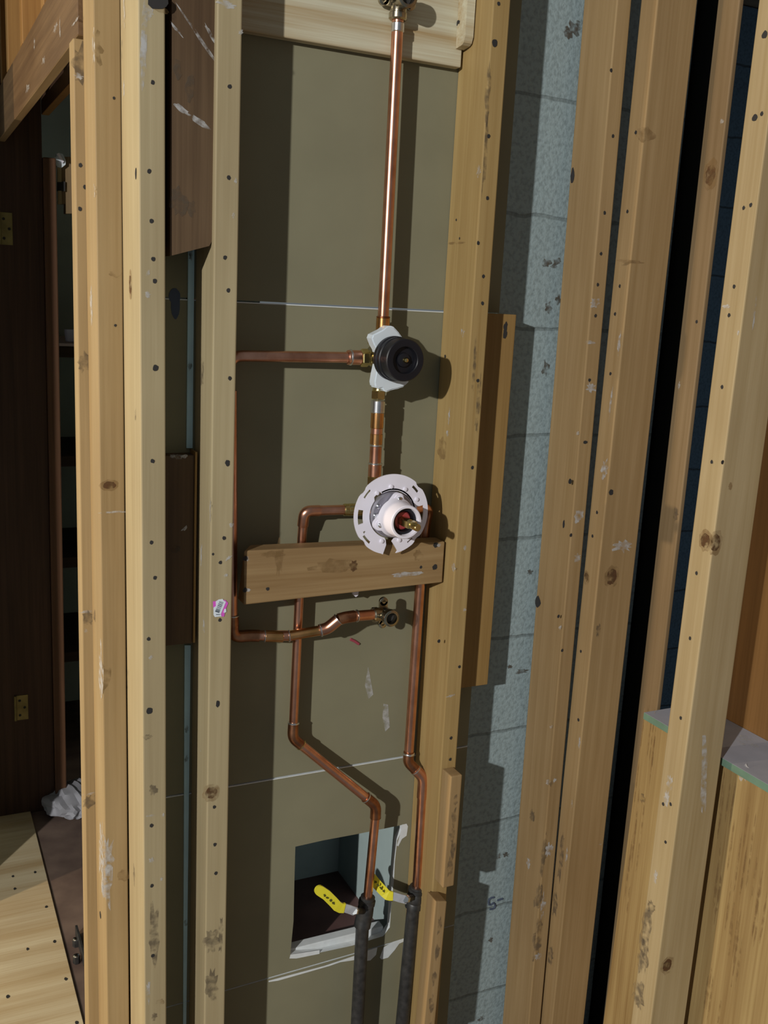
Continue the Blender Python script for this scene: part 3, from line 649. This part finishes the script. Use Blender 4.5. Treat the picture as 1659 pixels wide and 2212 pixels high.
for sx, sz in ((-.034, .031),):
    e = P(796, 738, .055); bm = bmesh.new(); cyl(bm, e, e+Vector((.02, 0, -.004)), .004, 14); finish('stop_screw', bm, M['brass'], g, smooth=True)
a = P(815, 774, .060); b = P(796, 773, .0605)
fitting(g, 'brass_port', a+EX*.008, b, .0125, M['brass'])
fitting(g, 'hex_nut', b, P(779, 773, .061), .0150, M['brass'], 6)
a = P(820, 836, .057); b = P(817.5, 850, .0565)
fitting(g, 'outlet_port', a, b, .0110, M['brass'])

# tub line
g = thing('tub_spout_pipe', 'soldered copper line from black valve down behind the stud to the tub outlet', 'pipe', P(518, 1372, .078))
hA = P(779, 772.5, .061); hB = P(750, 772, .0615)
fitting(g, 'coupling', hA, hB, .0122, M['copper'])
ringj(g, P(757, 772, .0614), hA-hB, .0125, .004)
vT = P(512, 769, .078); vB = P(517, 1372, .078)
vB.x = .4835
t1 = Vector((.4745, .078, P(512, 769, .078).z))
pipe(g, 'pipe', [hB, P(560, 769.5, .070), t1-EX*.004, t1-EX*.003-EZ*.06], .0090, M['copper'], .02)
pipe(g, 'pipe', [t1-EZ*.055, vB+EZ*.02], .0085, M['copper'])
s = [P(542, 1373, .076), P(572, 1374, .070), P(612, 1375, .063), P(630, 1373, .060), P(690, 1362, .048), P(708, 1357, .044), P(731, 1338, .038), P(752, 1332, .036), P(786, 1329, .037), P(826, 1326, .040)]
pipe(g, 'elbow', [vB+EZ*.035, vB+Vector((.001, 0, -.002)), s[0], s[0].lerp(s[1], .6)], .0104, M['copper_dark'], .022)
ringj(g, vB+EZ*.036, EZ, .0104, .003)
pipe(g, 'pipe', [s[0], s[3]], .0090, M['copper'])
fitting(g, 'coupling', s[1], s[2], .0102, M['copper_hot'])
ringj(g, s[1], s[2]-s[1], .0100, .003); ringj(g, s[3].lerp(s[2], .3), s[3]-s[2], .0098, .003)
pipe(g, 'pipe', [s[2].lerp(s[3], .5), s[4]], .0089, M['copper_hot'])
ringj(g, s[4].lerp(s[3], -.06), s[4]-s[3], .0105, .004)
pipe(g, 'elbow', [s[4], s[5], s[6]], .0106, M['copper'], .014)
ringj(g, s[6], s[6]-s[5], .0106, .0028)
pipe(g, 'elbow', [s[6], s[7].lerp(s[6], .35), s[8].lerp(s[7], .6)], .0104, M['copper_dark'], .014)
ringj(g, s[7].lerp(s[8], .55), s[8]-s[7], .0102, .003)
pipe(g, 'pipe', [s[7], s[9]], .0093, M['copper'])
sE = P(831, 1326, .042)
g = thing('tub_elbow', 'shiny brass drop-ear elbow facing out below the wood block', 'pipe elbow', sE)
elbow_fitting(g, sE, (s[8]-s[9]), (0, .0, 1), .013, .98)

# connector between the valves
cT, cB = P(818, 842, .0565), P(808.5, 1040, .054)
cv = cB-cT; L = cv.length; dv = cv.normalized()
g = thing('valve_connector_pipe', 'short soldered copper connector between the black valve and white valve', 'pipe', cB)
def cpt(y): return cT+cv*((y-842)/(1040-842))
fitting(g, 'hex_adapter', cpt(843), cpt(862), .0125, M['brass'], 6)
fitting(g, 'tinned_collar', cpt(864), cpt(892), .0122, M['solder'])
fitting(g, 'coupling', cpt(890), cpt(925), .0112, M['copper_hot'])
fitting(g, 'pipe', cpt(922), cpt(1003), .0102, M['copper'])
fitting(g, 'coupling', cpt(935), cpt(960), .0108, M['copper_hot'])
ringj(g, cpt(961), dv, .0106, .004); ringj(g, cpt(1001), dv, .0112, .004)
fitting(g, 'adapter', cpt(1002), cpt(1030), .0114, M['copper'])
fitting(g, 'brass_end', cpt(1028), cpt(1048), .0128, M['brass'], 6)

# mixing valve
mx, mz = .7395, 1.1475
g = thing('shower_mixing_valve', 'white ringed shower valve with brass stem above the wood block', 'valve', (mx, .05, mz))
bm = bmesh.new(); Ro, Ri, yr = .0695, .0415, .0135
def pol(r, t, y=yr): return Vector((mx+r*math.cos(math.radians(t)), y, mz+r*math.sin(math.radians(t))))
notch = {45: 1, 142: 1, 222: 1, 318: 1}
outer = []; T0, T1 = -80.0, 256.0
N_ = 84
for k in range(N_+1):
    t = T0+(T1-T0)*k/N_
    r = Ro
    for c_ in (45, 142, 222, -42):
        dd = abs((t-c_+180) % 360-180)
        if dd < 7: r = Ro-.0030*(1-(dd/7)**2)
    outer.append(pol(r, t))
tipL = pol(Ro+.001, 259.5); inner = []
for k in range(61):
    t = T1-2-(T1-T0-4)*k/60
    r = Ri
    if 118 < t < 140: r = Ri+.005
    inner.append(pol(r, t))
outer += [tipL, pol(Ri+.012, 262), pol(Ri+.004, 259)]
loop = outer+inner+[pol(Ri+.006, -86), pol(Ro-.003, -77)]
def slot(r0, r1, a0, a1, n=6):
    return [pol(r0, a0+(a1-a0)*k/n) for k in range(n+1)]+[pol(r1, a1-(a1-a0)*k/n) for k in range(n+1)]
slots = [slot(.0485, .0615, -12, 13), slot(.0530, .0632, 170, 194), slot(.0580, .0625, 37, 52), slot(.0580, .0625, 134, 150), slot(.0590, .0632, 214, 232), slot(.0595, .0628, 303, 314), slot(.0550, .0590, 208, 212, 2)]
poly_solid(bm, [loop]+slots, (0, .003, 0))
finish('mounting_ring', bm, M['white_plastic'], g)
bm = bmesh.new()
for t0, t1 in ((-40, 120),):
    n = 36; rr = []
    for k in range(n+1):
        t = t0+(t1-t0)*k/n
        rr.append([bm.verts.new(pol(r, t, y)) for r, y in ((Ri+.001, yr), (Ri+.001, yr+.020), (Ri+.0035, yr+.020), (Ri+.0035, yr))])
    for a_, b_ in zip(rr, rr[1:]):
        for k in range(4): bm.faces.new((a_[k], a_[(k+1) % 4], b_[(k+1) % 4], b_[k]))
    bm.faces.new(rr[0]); bm.faces.new(rr[-1][::-1])
finish('ring_wall', bm, M['white_plastic'], g, recalc=True)
for t in (95, 28, 128, 250, -70, 62):
    bm = bmesh.new(); c_ = pol(Ri+.007 if t != 28 else .052, t); lathe(bm, c_+EY*.0005, -EY, [(0, .0036), (.003, .0034), (.0036, .002)], 14)
    finish('ring_boss', bm, M['white_plastic'], g, smooth=True)
bm = bmesh.new(); lathe(bm, (mx, .070, mz), -EY, [(0, .024), (.006, .030), (.045, .030), (.046, .0395), (.060, .0395), (.062, .038), (.062, .024)], 40)
body = finish('valve_body', bm, M['grey_metal'], g, smooth=True)
for t in (150, 178):
    c_ = pol(.034, t, .008); bm = bmesh.new(); lathe(bm, c_, -EY, [(0, .0042), (.004, .0042), (.005, .003)], 16); finish('body_screw', bm, M['chrome'], body, smooth=True)
# bonnet plate: rounded triangle with a barrel
bm = bmesh.new(); pts = []
bx0, bz0 = mx-.001, mz-.001
for c_t in (82, 202, 322):
    cx, cz = bx0+.0315*math.cos(math.radians(c_t)), bz0+.0315*math.sin(math.radians(c_t))
    for k in range(-5, 6):
        t = math.radians(c_t+k*11); pts.append(Vector((cx+.0098*math.cos(t), .0068, cz+.0098*math.sin(t))))
poly_solid(bm, [pts], (0, -.012, 0)); bmesh.ops.bevel(bm, geom=[e for e in bm.edges if len(e.link_faces) == 2 and e.calc_face_angle(0) > .9], offset=.0018, segments=2, affect='EDGES')
bon = finish('bonnet', bm, M['white_plastic'], g, smooth=True, autosmooth=30)
bm = bmesh.new(); lathe(bm, (bx0, -.005, bz0), -EY, [(0, .0335), (.004, .0310), (.010, .0298), (.038, .0284), (.0395, .0270), (.0395, .0240), (.0385, .0232), (.010, .0225)], 44)
finish('barrel', bm, M['white_plastic'], bon, smooth=True)
bm = bmesh.new(); lathe(bm, (bx0, -.014, bz0), -EY, [(0, .0232), (.0006, .0232), (.020, .0228), (.022, .0215), (.022, .0175), (.002, .0170)], 36)
finish('bore_sleeve', bm, M['black_plastic'], bon, smooth=True)
bm = bmesh.new(); lathe(bm, (bx0, -.012, bz0), -EY, [(0, .0168), (.016, .0160), (.018, .014), (.018, .006)], 30)
finish('red_seal', bm, M['red_rubber'], bon, smooth=True)
for c_t in (82, 202, 322):
    cx, cz = bx0+.0315*math.cos(math.radians(c_t)), bz0+.0315*math.sin(math.radians(c_t))
    bm = bmesh.new(); lathe(bm, (cx, -.005, cz), -EY, [(0, .0042), (.003, .0042), (.0042, .003), (.0043, .001)], 16); finish('bonnet_screw', bm, M['chrome'], bon, smooth=True)
bm = bmesh.new(); sx = bx0
lathe(bm, (sx, -.026, bz0), -EY, [(0, .0078), (.030, .0078), (.031, .0062), (.058, .0062), (.060, .005)], 22)
hexa(bm, [Vector((sx+a_*.0085, y, bz0+b_*.0055)) for b_ in (-1, 1) for a_, y in ((-1, -.030), (1, -.030), (1, -.066), (-1, -.066))], 0, .0008)
finish('stem', bm, M['brass'], g, smooth=True)
fitting(g, 'inlet_port', Vector((mx+.024, .052, mz-.004)), Vector((mx+.066, .060, mz-.004)), .0115, M['brass'])
a = P(752, 1101, .062); fitting(g, 'inlet_port', Vector((mx-.022, .056, a.z)), a, .0108, M['brass'])
fitting(g, 'outlet_port', Vector((mx-.012, .054, mz+.02)), cpt(1046), .0105, M['brass'])
bm = bmesh.new()
tp = [P(x, y, .062) for x, y in ((760, 1250), (782, 1250), (777, 1288), (772, 1292), (767, 1288))]
poly_solid(bm, [tp], (0, .006, 0)); bmesh.ops.translate(bm, verts=bm.verts, vec=(0, .0065, 0))
finish('guard_tab', bm, M['white_plastic'], g)

# hot line
g = thing('hot_water_pipe', 'copper pipe with diagonal jog, running from white valve to left shutoff', 'pipe', P(793, 1940, .056))
e0 = P(756, 1101, .062); e1 = P(658, 1104, .0655)
y1 = P(652, 1180, .076); y2 = P(634, 1562, .0735); k1 = P(632, 1594, .071); k2 = P(812, 1740, .049); k3 = P(794, 1942, .056)
fitting(g, 'brass_adapter', e0, P(742, 1101, .0625), .0105, M['brass'])
pipe(g, 'pipe', [P(748, 1101, .0625), P(682, 1103, .066)], .0086, M['copper'])
pipe(g, 'elbow', [P(690, 1103, .066), e1, P(654, 1135, .073)], .0096, M['copper'], .016)
pipe(g, 'pipe', [P(655, 1125, .072), P(652, 1165, .0765), y2], .0080, M['copper'], .012)
ringj(g, y2, k1-y2, .0095, .004)
d1 = k2-k1
pipe(g, 'elbow', [y2, k1, k1+d1*.10], .0097, M['copper_dark'], .017)
ringj(g, k1+d1*.10, d1, .0096, .003, M['brass'])
pipe(g, 'pipe', [k1+d1*.08, k1+d1*.9], .0088, M['copper'])
ringj(g, k1+d1*.88, d1, .0100, .003)
pipe(g, 'elbow', [k1+d1*.87, k2, P(811, 1765, .050)], .0102, M['copper_dark'], .018)
ringj(g, P(811, 1766, .050), EZ, .0095, .0025, M['copper_dark'])
pipe(g, 'pipe', [P(811, 1762, .050), k3], .0086, M['copper'])
# cold line
g = thing('cold_water_pipe', 'upright copper pipe along the golden stud, with a double bend', 'pipe', P(900, 1915, .045))
mt_ = Vector((mx+.064, .060, mz-.004)); c0 = P(908, 1250, .077); c1 = P(883, 1628, .072); c2 = P(881, 1646, .070); c3 = P(915, 1680, .058); c4 = P(913, 1710, .056); c5 = P(901, 1918, .055)
pipe(g, 'pipe', [mt_, Vector((c0.x+.004, .066, mz-.004)), Vector((c0.x+.004, .077, mz-.035)), c0, c1], .0090, M['copper'], .014)
ringj(g, c1, EZ, .0102, .006)
pipe(g, 'elbow', [c1+EZ*.004, c2, c2.lerp(c3, .55)], .0102, M['copper_dark'], .012)
pipe(g, 'elbow', [c2.lerp(c3, .45), c3, c4, c4.lerp(c5, .06)], .0108, M['copper'], .016)
ringj(g, c2.lerp(c3, .52), c3-c2, .0106, .003)
pipe(g, 'pipe', [c4, c5], .0096, M['copper'])

# shutoff valves, handles and iron pipes
def shutoff(lab_v, lab_p, top, mid, low, nut, hpts, Yh, rbody, rp, grp):
    top, mid, low = Vector(top), Vector(mid), Vector(low); d = (mid-top).normalized(); L = (mid-top).length
    g = thing('ball_valve', lab_v, 'valve', mid, 'yellow handled shutoff valves')
    bm = bmesh.new(); R = rbody
    lathe(bm, top, d, [(0, .010), (.0005, R*.86), (L*.10, R*.86), (L*.12, R), (L*.26, R), (L*.29, R*.9), (L*.36, R*.96), (L*.6, R*1.02), (L*.72, R*.94), (L*.76, R), (L*.98, R), (L, R*.85)], 26)
    finish('body', bm, M['iron'], g, smooth=True)
    nut = Vector(nut); bm = bmesh.new(); c_ = top.lerp(mid, .48)
    cyl(bm, c_, nut, .0062, 16); finish('stem', bm, M['iron'], g, smooth=True)
    ax = (nut-c_).normalized(); bm = bmesh.new(); cyl(bm, nut-ax*.004, nut+ax*.005, .0078, 6); finish('nut', bm, M['chrome'], g)
    def plate(pts, w_, t, mat, name, par, rnd=False):
        bm = bmesh.new(); L_, R_ = [], []
        for i, p in enumerate(pts):
            dd = (pts[min(i+1, len(pts)-1)]-pts[max(i-1, 0)]).normalized(); nn = dd.cross(EY).normalized()
            ww = w_[i] if isinstance(w_, list) else w_
            L_.append(p+nn*ww); R_.append(p-nn*ww)
        if rnd:
            dd = (pts[-1]-pts[-2]).normalized(); ww = w_[-1] if isinstance(w_, list) else w_; nn = dd.cross(EY).normalized()
            tip = [pts[-1]+nn*ww*math.cos(q)+dd*ww*math.sin(q) for q in (math.pi*k/8 for k in range(1, 8))]
        else: tip = []
        lp = L_+tip+R_[::-1]
        for i in range(len(lp)): pass
        # thickness along Y, following each point's own depth
        a_ = [bm.verts.new(p+EY*t/2) for p in lp]; b_ = [bm.verts.new(p-EY*t/2) for p in lp]
        n = len(pts)-1; nl = len(lp)
        def strip(v, flip):
            for i in range(n):
                q = (v[i], v[i+1], v[nl-2-i], v[nl-1-i]); bm.faces.new(q if not flip else q[::-1])
            if tip: q = v[n:nl-n]; bm.faces.new(q if not flip else q[::-1])
        strip(a_, False); strip(b_, True)
        for i in range(nl): bm.faces.new((a_[i], a_[(i+1) % nl], b_[(i+1) % nl], b_[i]))
        return finish(name, bm, mat, par, recalc=True)
    h = plate([P(x, y, Y) for x, y, Y in hpts[:4]], .0080, .0024, M['handle_steel'], 'handle', g)
    pts = [P(x, y, Y) for x, y, Y in hpts[2:]]
    s_ = plate(pts, [.0092]*len(pts), .0044, M['yellow_vinyl'], 'grip', h, True); s_['label'] = 'yellow vinyl grip'
    bm = bmesh.new()
    for k in range(4):
        q = pts[2].lerp(pts[-1], .25+.16*k)
        decal(bm, q-EY*.0024, EX, EZ, -EY, .0022, .0040, 0, .4, 12, .7)
    finish('grip_print', bm, M['handle_print'], s_)
    g2 = thing('iron_pipe', lab_p, 'pipe', low, 'dark iron supply pipes')
    pipe(g2, 'pipe', [mid+d*(-.006), low], rp, M['iron'])
    return g
t1, m1 = P(795, 1936, .056), P(782, 2002, .058); l1 = P(770, 2240, .062)
l1 = m1+(l1-m1).normalized()*.30
shutoff('left shutoff valve, yellow lever handle open in front of the square hole', 'dark iron pipe below the left shutoff valve, running down out of view',
        t1, m1, l1, P(767, 1968, .020), [(768, 1969, .018), (754, 1964, .018), (744, 1961, .0185), (736, 1961, .019), (728, 1957, .019), (720, 1948, .020), (705, 1933, .022), (690, 1923, .024)], .018, .0160, .0128, None)
t2, m2 = P(902, 1914, .055), P(893, 1960, .056); l2 = P(866, 2240, .060); l2 = m2+(l2-m2).normalized()*.36
shutoff('right shutoff valve, its yellow lever handle passing behind the left copper pipe', 'dark iron pipe below the right shutoff valve, beside the golden stud',
        t2, m2, l2, P(878, 1942, .030), [(880, 1944, .029), (864, 1940, .032), (848, 1935, .036), (842, 1935, .038), (836, 1933, .042), (829, 1926, .050), (815, 1911, .068), (800, 1893, .072)], .03, .0172, .0136, None)

# ================================================================== SMALL THINGS
# barcode stickers
g = thing('price_sticker', 'pink and white barcode sticker on the stud left of the pipes', 'sticker', P(476, 1335, 0))
def S(x, y): return P(430+x/16.59, 1270+y/16.59, 0)
def flat(name, polys, mat, lvl, par):
    bm = bmesh.new()
    for p in polys:
        pts = [S(*q)+EY*(-lvl) for q in p]; poly_solid(bm, [pts], (0, .0003, 0))
    return finish(name, bm, mat, par)
flat('pink_label', [[(490, 480), (590, 470), (700, 410), (940, 430), (1040, 540), (950, 760), (890, 1020), (780, 1020), (600, 760), (500, 680)]], M['sticker_pink'], .0009, g)
wl = flat('white_label', [[(590, 480), (700, 405), (840, 385), (880, 450), (955, 490), (770, 940), (800, 1010), (560, 1035), (510, 960), (510, 700), (600, 640)], [(900, 750), (960, 740), (970, 850), (890, 890), (870, 870)]], M['sticker_white'], .0013, g)
bars = []
for k in range(13):
    t = k/12; cx = 790-150*t; cy = 490+360*t; wd = (10, 16, 8, 18, 12, 20, 9, 14, 8, 18, 20, 24, 26)[k]*.55
    ux, uy = .955, .30; px_, py_ = -.38, .92
    hw = 75
    bars.append([(cx+ux*hw+px_*wd, cy+uy*hw+py_*wd), (cx-ux*hw+px_*wd, cy-uy*hw+py_*wd), (cx-ux*hw-px_*wd, cy-uy*hw-py_*wd), (cx+ux*hw-px_*wd, cy+uy*hw-py_*wd)])
bars.append([(600, 930), (740, 935), (740, 955), (600, 955)])
flat('barcode', bars, M['print_ink'], .0017, wl)

# pencilled figure on the block wall ("5-" as written)
bm = bmesh.new()
def wpt(x, y): return onY(1000+x*160/1659, 1850+y*200/2074, .1143)
def stroke(pts, r=.0022):
    sweep(bm, [wpt(*p) for p in pts], r, 8)
stroke([(700, 915), (640, 925), (590, 960), (575, 1020), (590, 1080), (620, 1085), (680, 1040), (710, 1060), (725, 1110), (700, 1160), (650, 1180), (600, 1180)])
stroke([(770, 985), (830, 965), (890, 945)])
o = finish('pencil_mark', bm, M['ink_blue'], smooth=True); tag(o, 'dark handwritten figure with a dash on the lit block wall', 'mark')
bm = bmesh.new()
for x, y, rx, rz in ((1238, 62, .016, .010), (1228, 70, .008, .008), (1248, 50, .005, .005), (1180, 568, .010, .006), (1205, 565, .008, .006), (1195, 575, .006, .004), (1178, 795, .007, .012), (1183, 665, .008, .010), (1206, 648, .006, .010), (1145, 1235, .006, .006), (1125, 1450, .016, .004), (1075, 1850, .006, .006), (1092, 1846, .006, .006), (1060, 2030, .005, .006), (1040, 2200, .008, .006), (1100, 1440, .006, .004)):
    decal(bm, onY(x, y, .1147), EX, EZ, -EY, rx, rz, 0, .5, 16)
bmesh.ops.solidify(bm, geom=bm.faces[:], thickness=-.0003)
o = finish('mortar_pits', bm, M['stain']); o['label'] = 'dark crumbled pits along the mortar joints of the lit block wall'; o['category'] = 'pits'; o['kind'] = 'stuff'

# half wall with plasterboard ledge at right
XO = 1.262
pe = [onX(x, y, XO) for x, y in ((1385, 1599), (1339, 1919), (1316, 2125))]; ya, yb_ = fit([p.z for p in pe], [p.y for p in pe])
zt = onX(1570, 1655, XO).z
bm = bmesh.new()
def yp(z): return ya+yb_*z
hexa(bm, [(XO, -1.25, FZ), (XO+.012, -1.25, FZ), (XO+.012, yp(FZ), FZ), (XO, yp(FZ), FZ), (XO, -1.25, zt), (XO+.012, -1.25, zt), (XO+.012, yp(zt), zt), (XO, yp(zt), zt)], 0, .0008)
for x, y, rx, rz in ((1609, 1670, .012, .014), (1420, 2195, .012, .01), (1388, 1725, .006, .008)):
    decal(bm, onX(x, y, XO), EY, EZ, -EX, rx, rz, 1 if x == 1609 else 2, .4, 20)
for x0, y0, n in ((1402, 1600, 5), (1375, 1760, 5), (1365, 1900, 4), (1570, 1760, 6), (1610, 1830, 6), (1640, 1950, 6), (1560, 1900, 5), (1580, 2060, 6), (1540, 2120, 4)):
    for k in range(n):
        c_ = onX(x0+random.uniform(-16, 16), y0+random.uniform(-70, 70), XO)
        decal(bm, c_, EY, EZ, -EX, .0022, .03+.03*random.random(), 3, .25, 16)
o = finish('oak_panel', bm, [M['oak'], M['smear'], M['stain'], M['knot_soft']]); tag(o, 'oak-grained plywood panel under the plasterboard ledge at the lower right', 'panel')
zl = zt+.0005
g = thing('plasterboard_ledge', 'grey plasterboard ledge with green paper edge on top of the oak panel', 'ledge', (1.30, -.5, zl))
e0 = onX(1393, 1518, 1.246).y
bm = bmesh.new(); box(bm, (1.246, -1.25, zl+.005), (1.3795, e0, zl+.0185), 0, .0006); bm.normal_update()
for f in bm.faces:
    if f.normal.x < -.8: f.material_index = 1
for x, y, rx, ry in ((1628, 1611, .009, .007), (1610, 1595, .012, .012), (1600, 1605, .004, .01)):
    decal(bm, onZ(x, y, zl+.0185), EX, EY, EZ, rx, ry, 2, .4, 18)
led = finish('board', bm, [M['grey_board'], M['green_board'], M['smear']], g)
bm = bmesh.new(); box(bm, (1.268, -1.25, zl), (1.379, e0-.006, zl+.0045), 0)
finish('lower_sheet', bm, M['grey_board'], g)
bm = bmesh.new(); box(bm, (1.2745, -1.25, FZ), (1.379, -.17, zl-.0005), 0)
struct(finish('wall_half', bm, M['brown_panel']), 'hidden half wall core behind the oak panel', 'wall')

# dark jamb with hinges, closet beyond the opening
YJ = 1.55
bm = bmesh.new(); jx1 = onY(131, 1000, YJ).x; jx0 = .16; jz = 2.41
box(bm, (jx0-.02, YJ, FZ), (jx1-.035, YJ+.10, jz), 0, .002); o = finish('door_jamb', bm, M['dark_door']); g = o
bm = bmesh.new(); box(bm, (jx1-.0345, YJ-.012, FZ), (jx1, YJ+.10, hz0-.03), 0, .003); k_ = finish('casing', bm, M['casing_wood'], g); k_['label'] = 'redder brown casing strip'
tag(o, 'dark brown stained door jamb with yellowed hinges in the left opening', 'door frame')
for x, y0, y1 in ((12, 460, 528), (46, 1500, 1556)):
    a = onY(x-12, y1, YJ); b = onY(x+14, y0, YJ); bm = bmesh.new()
    box(bm, (a.x, YJ-.0025, a.z), (b.x, YJ-.0002, b.z), 0, .0005)
    cyl(bm, Vector((a.x, YJ-.004, a.z)), Vector((a.x, YJ-.004, b.z)), .004, 12)
    for k in range(3): decal(bm, Vector(((a.x+b.x)/2+(.008 if k == 1 else -.006), YJ-.0026, a.z+(b.z-a.z)*(.2+.3*k))), EX, EZ, -EY, .004, .004, 1, .1)
    finish('hinge', bm, [M['hinge_metal'], M['hole']], g)
zs = [onY(140, y, 1.95).z for y in (748, 985, 1205, 1410)]
for i, z in enumerate(zs):
    bm = bmesh.new(); box(bm, (.30, 1.95, z-.036), (1.0, 2.395, z), 0, .002)
    if i == 0: box(bm, (.30, 1.93, z+.0005), (1.0, 2.395, z+.012), 1, .001)
    o = finish('closet_shelf', bm, [M['shelf_wood'], M['shelf_pink']])
    tag(o, ('closet shelf with a pale top and a cup on it, seen past the jamb', 'dark closet shelf just below the one holding the cup', 'dark closet shelf, third down in the left opening', 'dark closet shelf, lowest in the left opening')[i], 'shelf', 'closet shelves')
for x0, x1 in ((.27, .299), (1.001, 1.03)):
    bm = bmesh.new(); box(bm, (x0, 1.95, FZ), (x1, 2.395, 1.8)); o = struct(finish('trim_1' if x0 < .5 else 'trim_2', bm, M['shelf_wood']), 'dark upright side of the closet shelves', 'trim')
c_ = onY(153, 738, 2.0); bm = bmesh.new()
lathe(bm, (c_.x, 2.0, zs[0]+.0125), EZ, [(0, .014), (.002, .017), (.034, .020), (.040, .020), (.040, .018), (.006, .016)], 24)
o = finish('cup', bm, M['cup'], smooth=True); tag(o, 'small lavender cup on the pale-topped closet shelf', 'cup')
# white bracket on the jamb edge
YK = YJ+.02
g = thing('wall_bracket', 'white angled bracket with two bars on the dark jamb, in the left opening', 'bracket', onY(128, 440, YK))
def flatp(name, pts, mat, t, dy=0):
    bm = bmesh.new(); poly_solid(bm, [[onY(x, y, YK)+EY*dy for x, y in pts]], (0, t, 0)); return finish(name, bm, mat, g)
flatp('head', [(112, 343), (121, 339), (121, 333), (127, 331), (135, 333), (141, 346), (141, 356), (132, 363), (123, 361)], M['guard_plastic'], .014, -.006)
flatp('rib', [(121, 334), (126, 331), (137, 350), (134, 353)], M['white_plastic'], .008, -.012)
flatp('bar', [(124, 362), (133, 361), (133, 393), (124, 393)], M['pine_pale'], .008)
flatp('bar', [(125, 412), (133, 412), (134, 441), (125, 441)], M['pine_pale'], .008)
flatp('back_block', [(134, 338), (160, 338), (160, 461), (142, 461), (142, 440), (134, 440)], M['pine_grey'], .03, .009)
flatp('clip', [(124, 392), (141, 392), (141, 413), (124, 413)], M['hole'], .008, .001)

# crumpled paper bag on the floor, metal latch
c_ = onZ(150, 1752, FZ); bm = bmesh.new(); bmesh.ops.create_icosphere(bm, subdivisions=4, radius=1)
for v in bm.verts:
    n = v.co.normalized(); k = 1+.10*math.sin(7*n.x+3*n.z)*math.sin(5*n.y+2)+.07*math.sin(17*n.x+9*n.y-4*n.z)+.05*random.random()
    v.co = Vector((n.x*.088*k, n.y*.10*k, n.z*.048*k*(1 if n.z > 0 else .45)+.0225))
    v.co.z = max(v.co.z, .001)
bmesh.ops.translate(bm, verts=bm.verts, vec=(c_.x+.012, c_.y+.02, FZ))
o = finish('crumpled_bag', bm, M['bag'], smooth=True, autosmooth=25); tag(o, 'crumpled white bag on the dark floor beside the door opening', 'bag')
c_ = onZ(171, 2060, FZ+.02)
g = thing('floor_latch', 'dark metal latch with two shiny knobs on the floor strip at lower left', 'latch', (c_.x, c_.y, FZ))
a = onZ(178, 2072, FZ)
bm = bmesh.new(); box(bm, (a.x-.002, a.y-.03, FZ+.0005), (a.x+.004, a.y+.10, FZ+.030), 0, .001); finish('plate', bm, M['iron'], g)
for x, y in ((164, 2030), (165, 2066)):
    q = onZ(x, y, FZ+.018); bm = bmesh.new(); cyl(bm, Vector((q.x, q.y, FZ)), Vector((q.x, q.y, FZ+.020)), .0085, 6); k_ = finish('knob', bm, M['iron'], g)
    bm = bmesh.new(); lathe(bm, (q.x, q.y, FZ+.020), EZ, [(0, .0075), (.002, .007), (.0035, .004)], 16); finish('knob_cap', bm, M['chrome'], k_, smooth=True)
# red scrap on the gypsum
a, b = P(757, 1381, .0985), P(775, 1391, .0985); bm = bmesh.new(); sweep(bm, [a, a.lerp(b, .5)+EZ*.001, b], .0026, 8)
o = finish('red_clip', bm, M['red_scrap'], smooth=True); tag(o, 'tiny red plastic scrap on the gypsum board below the tub elbow', 'scrap')

for o in bpy.data.objects:
    if '_o' in o: del o['_o']
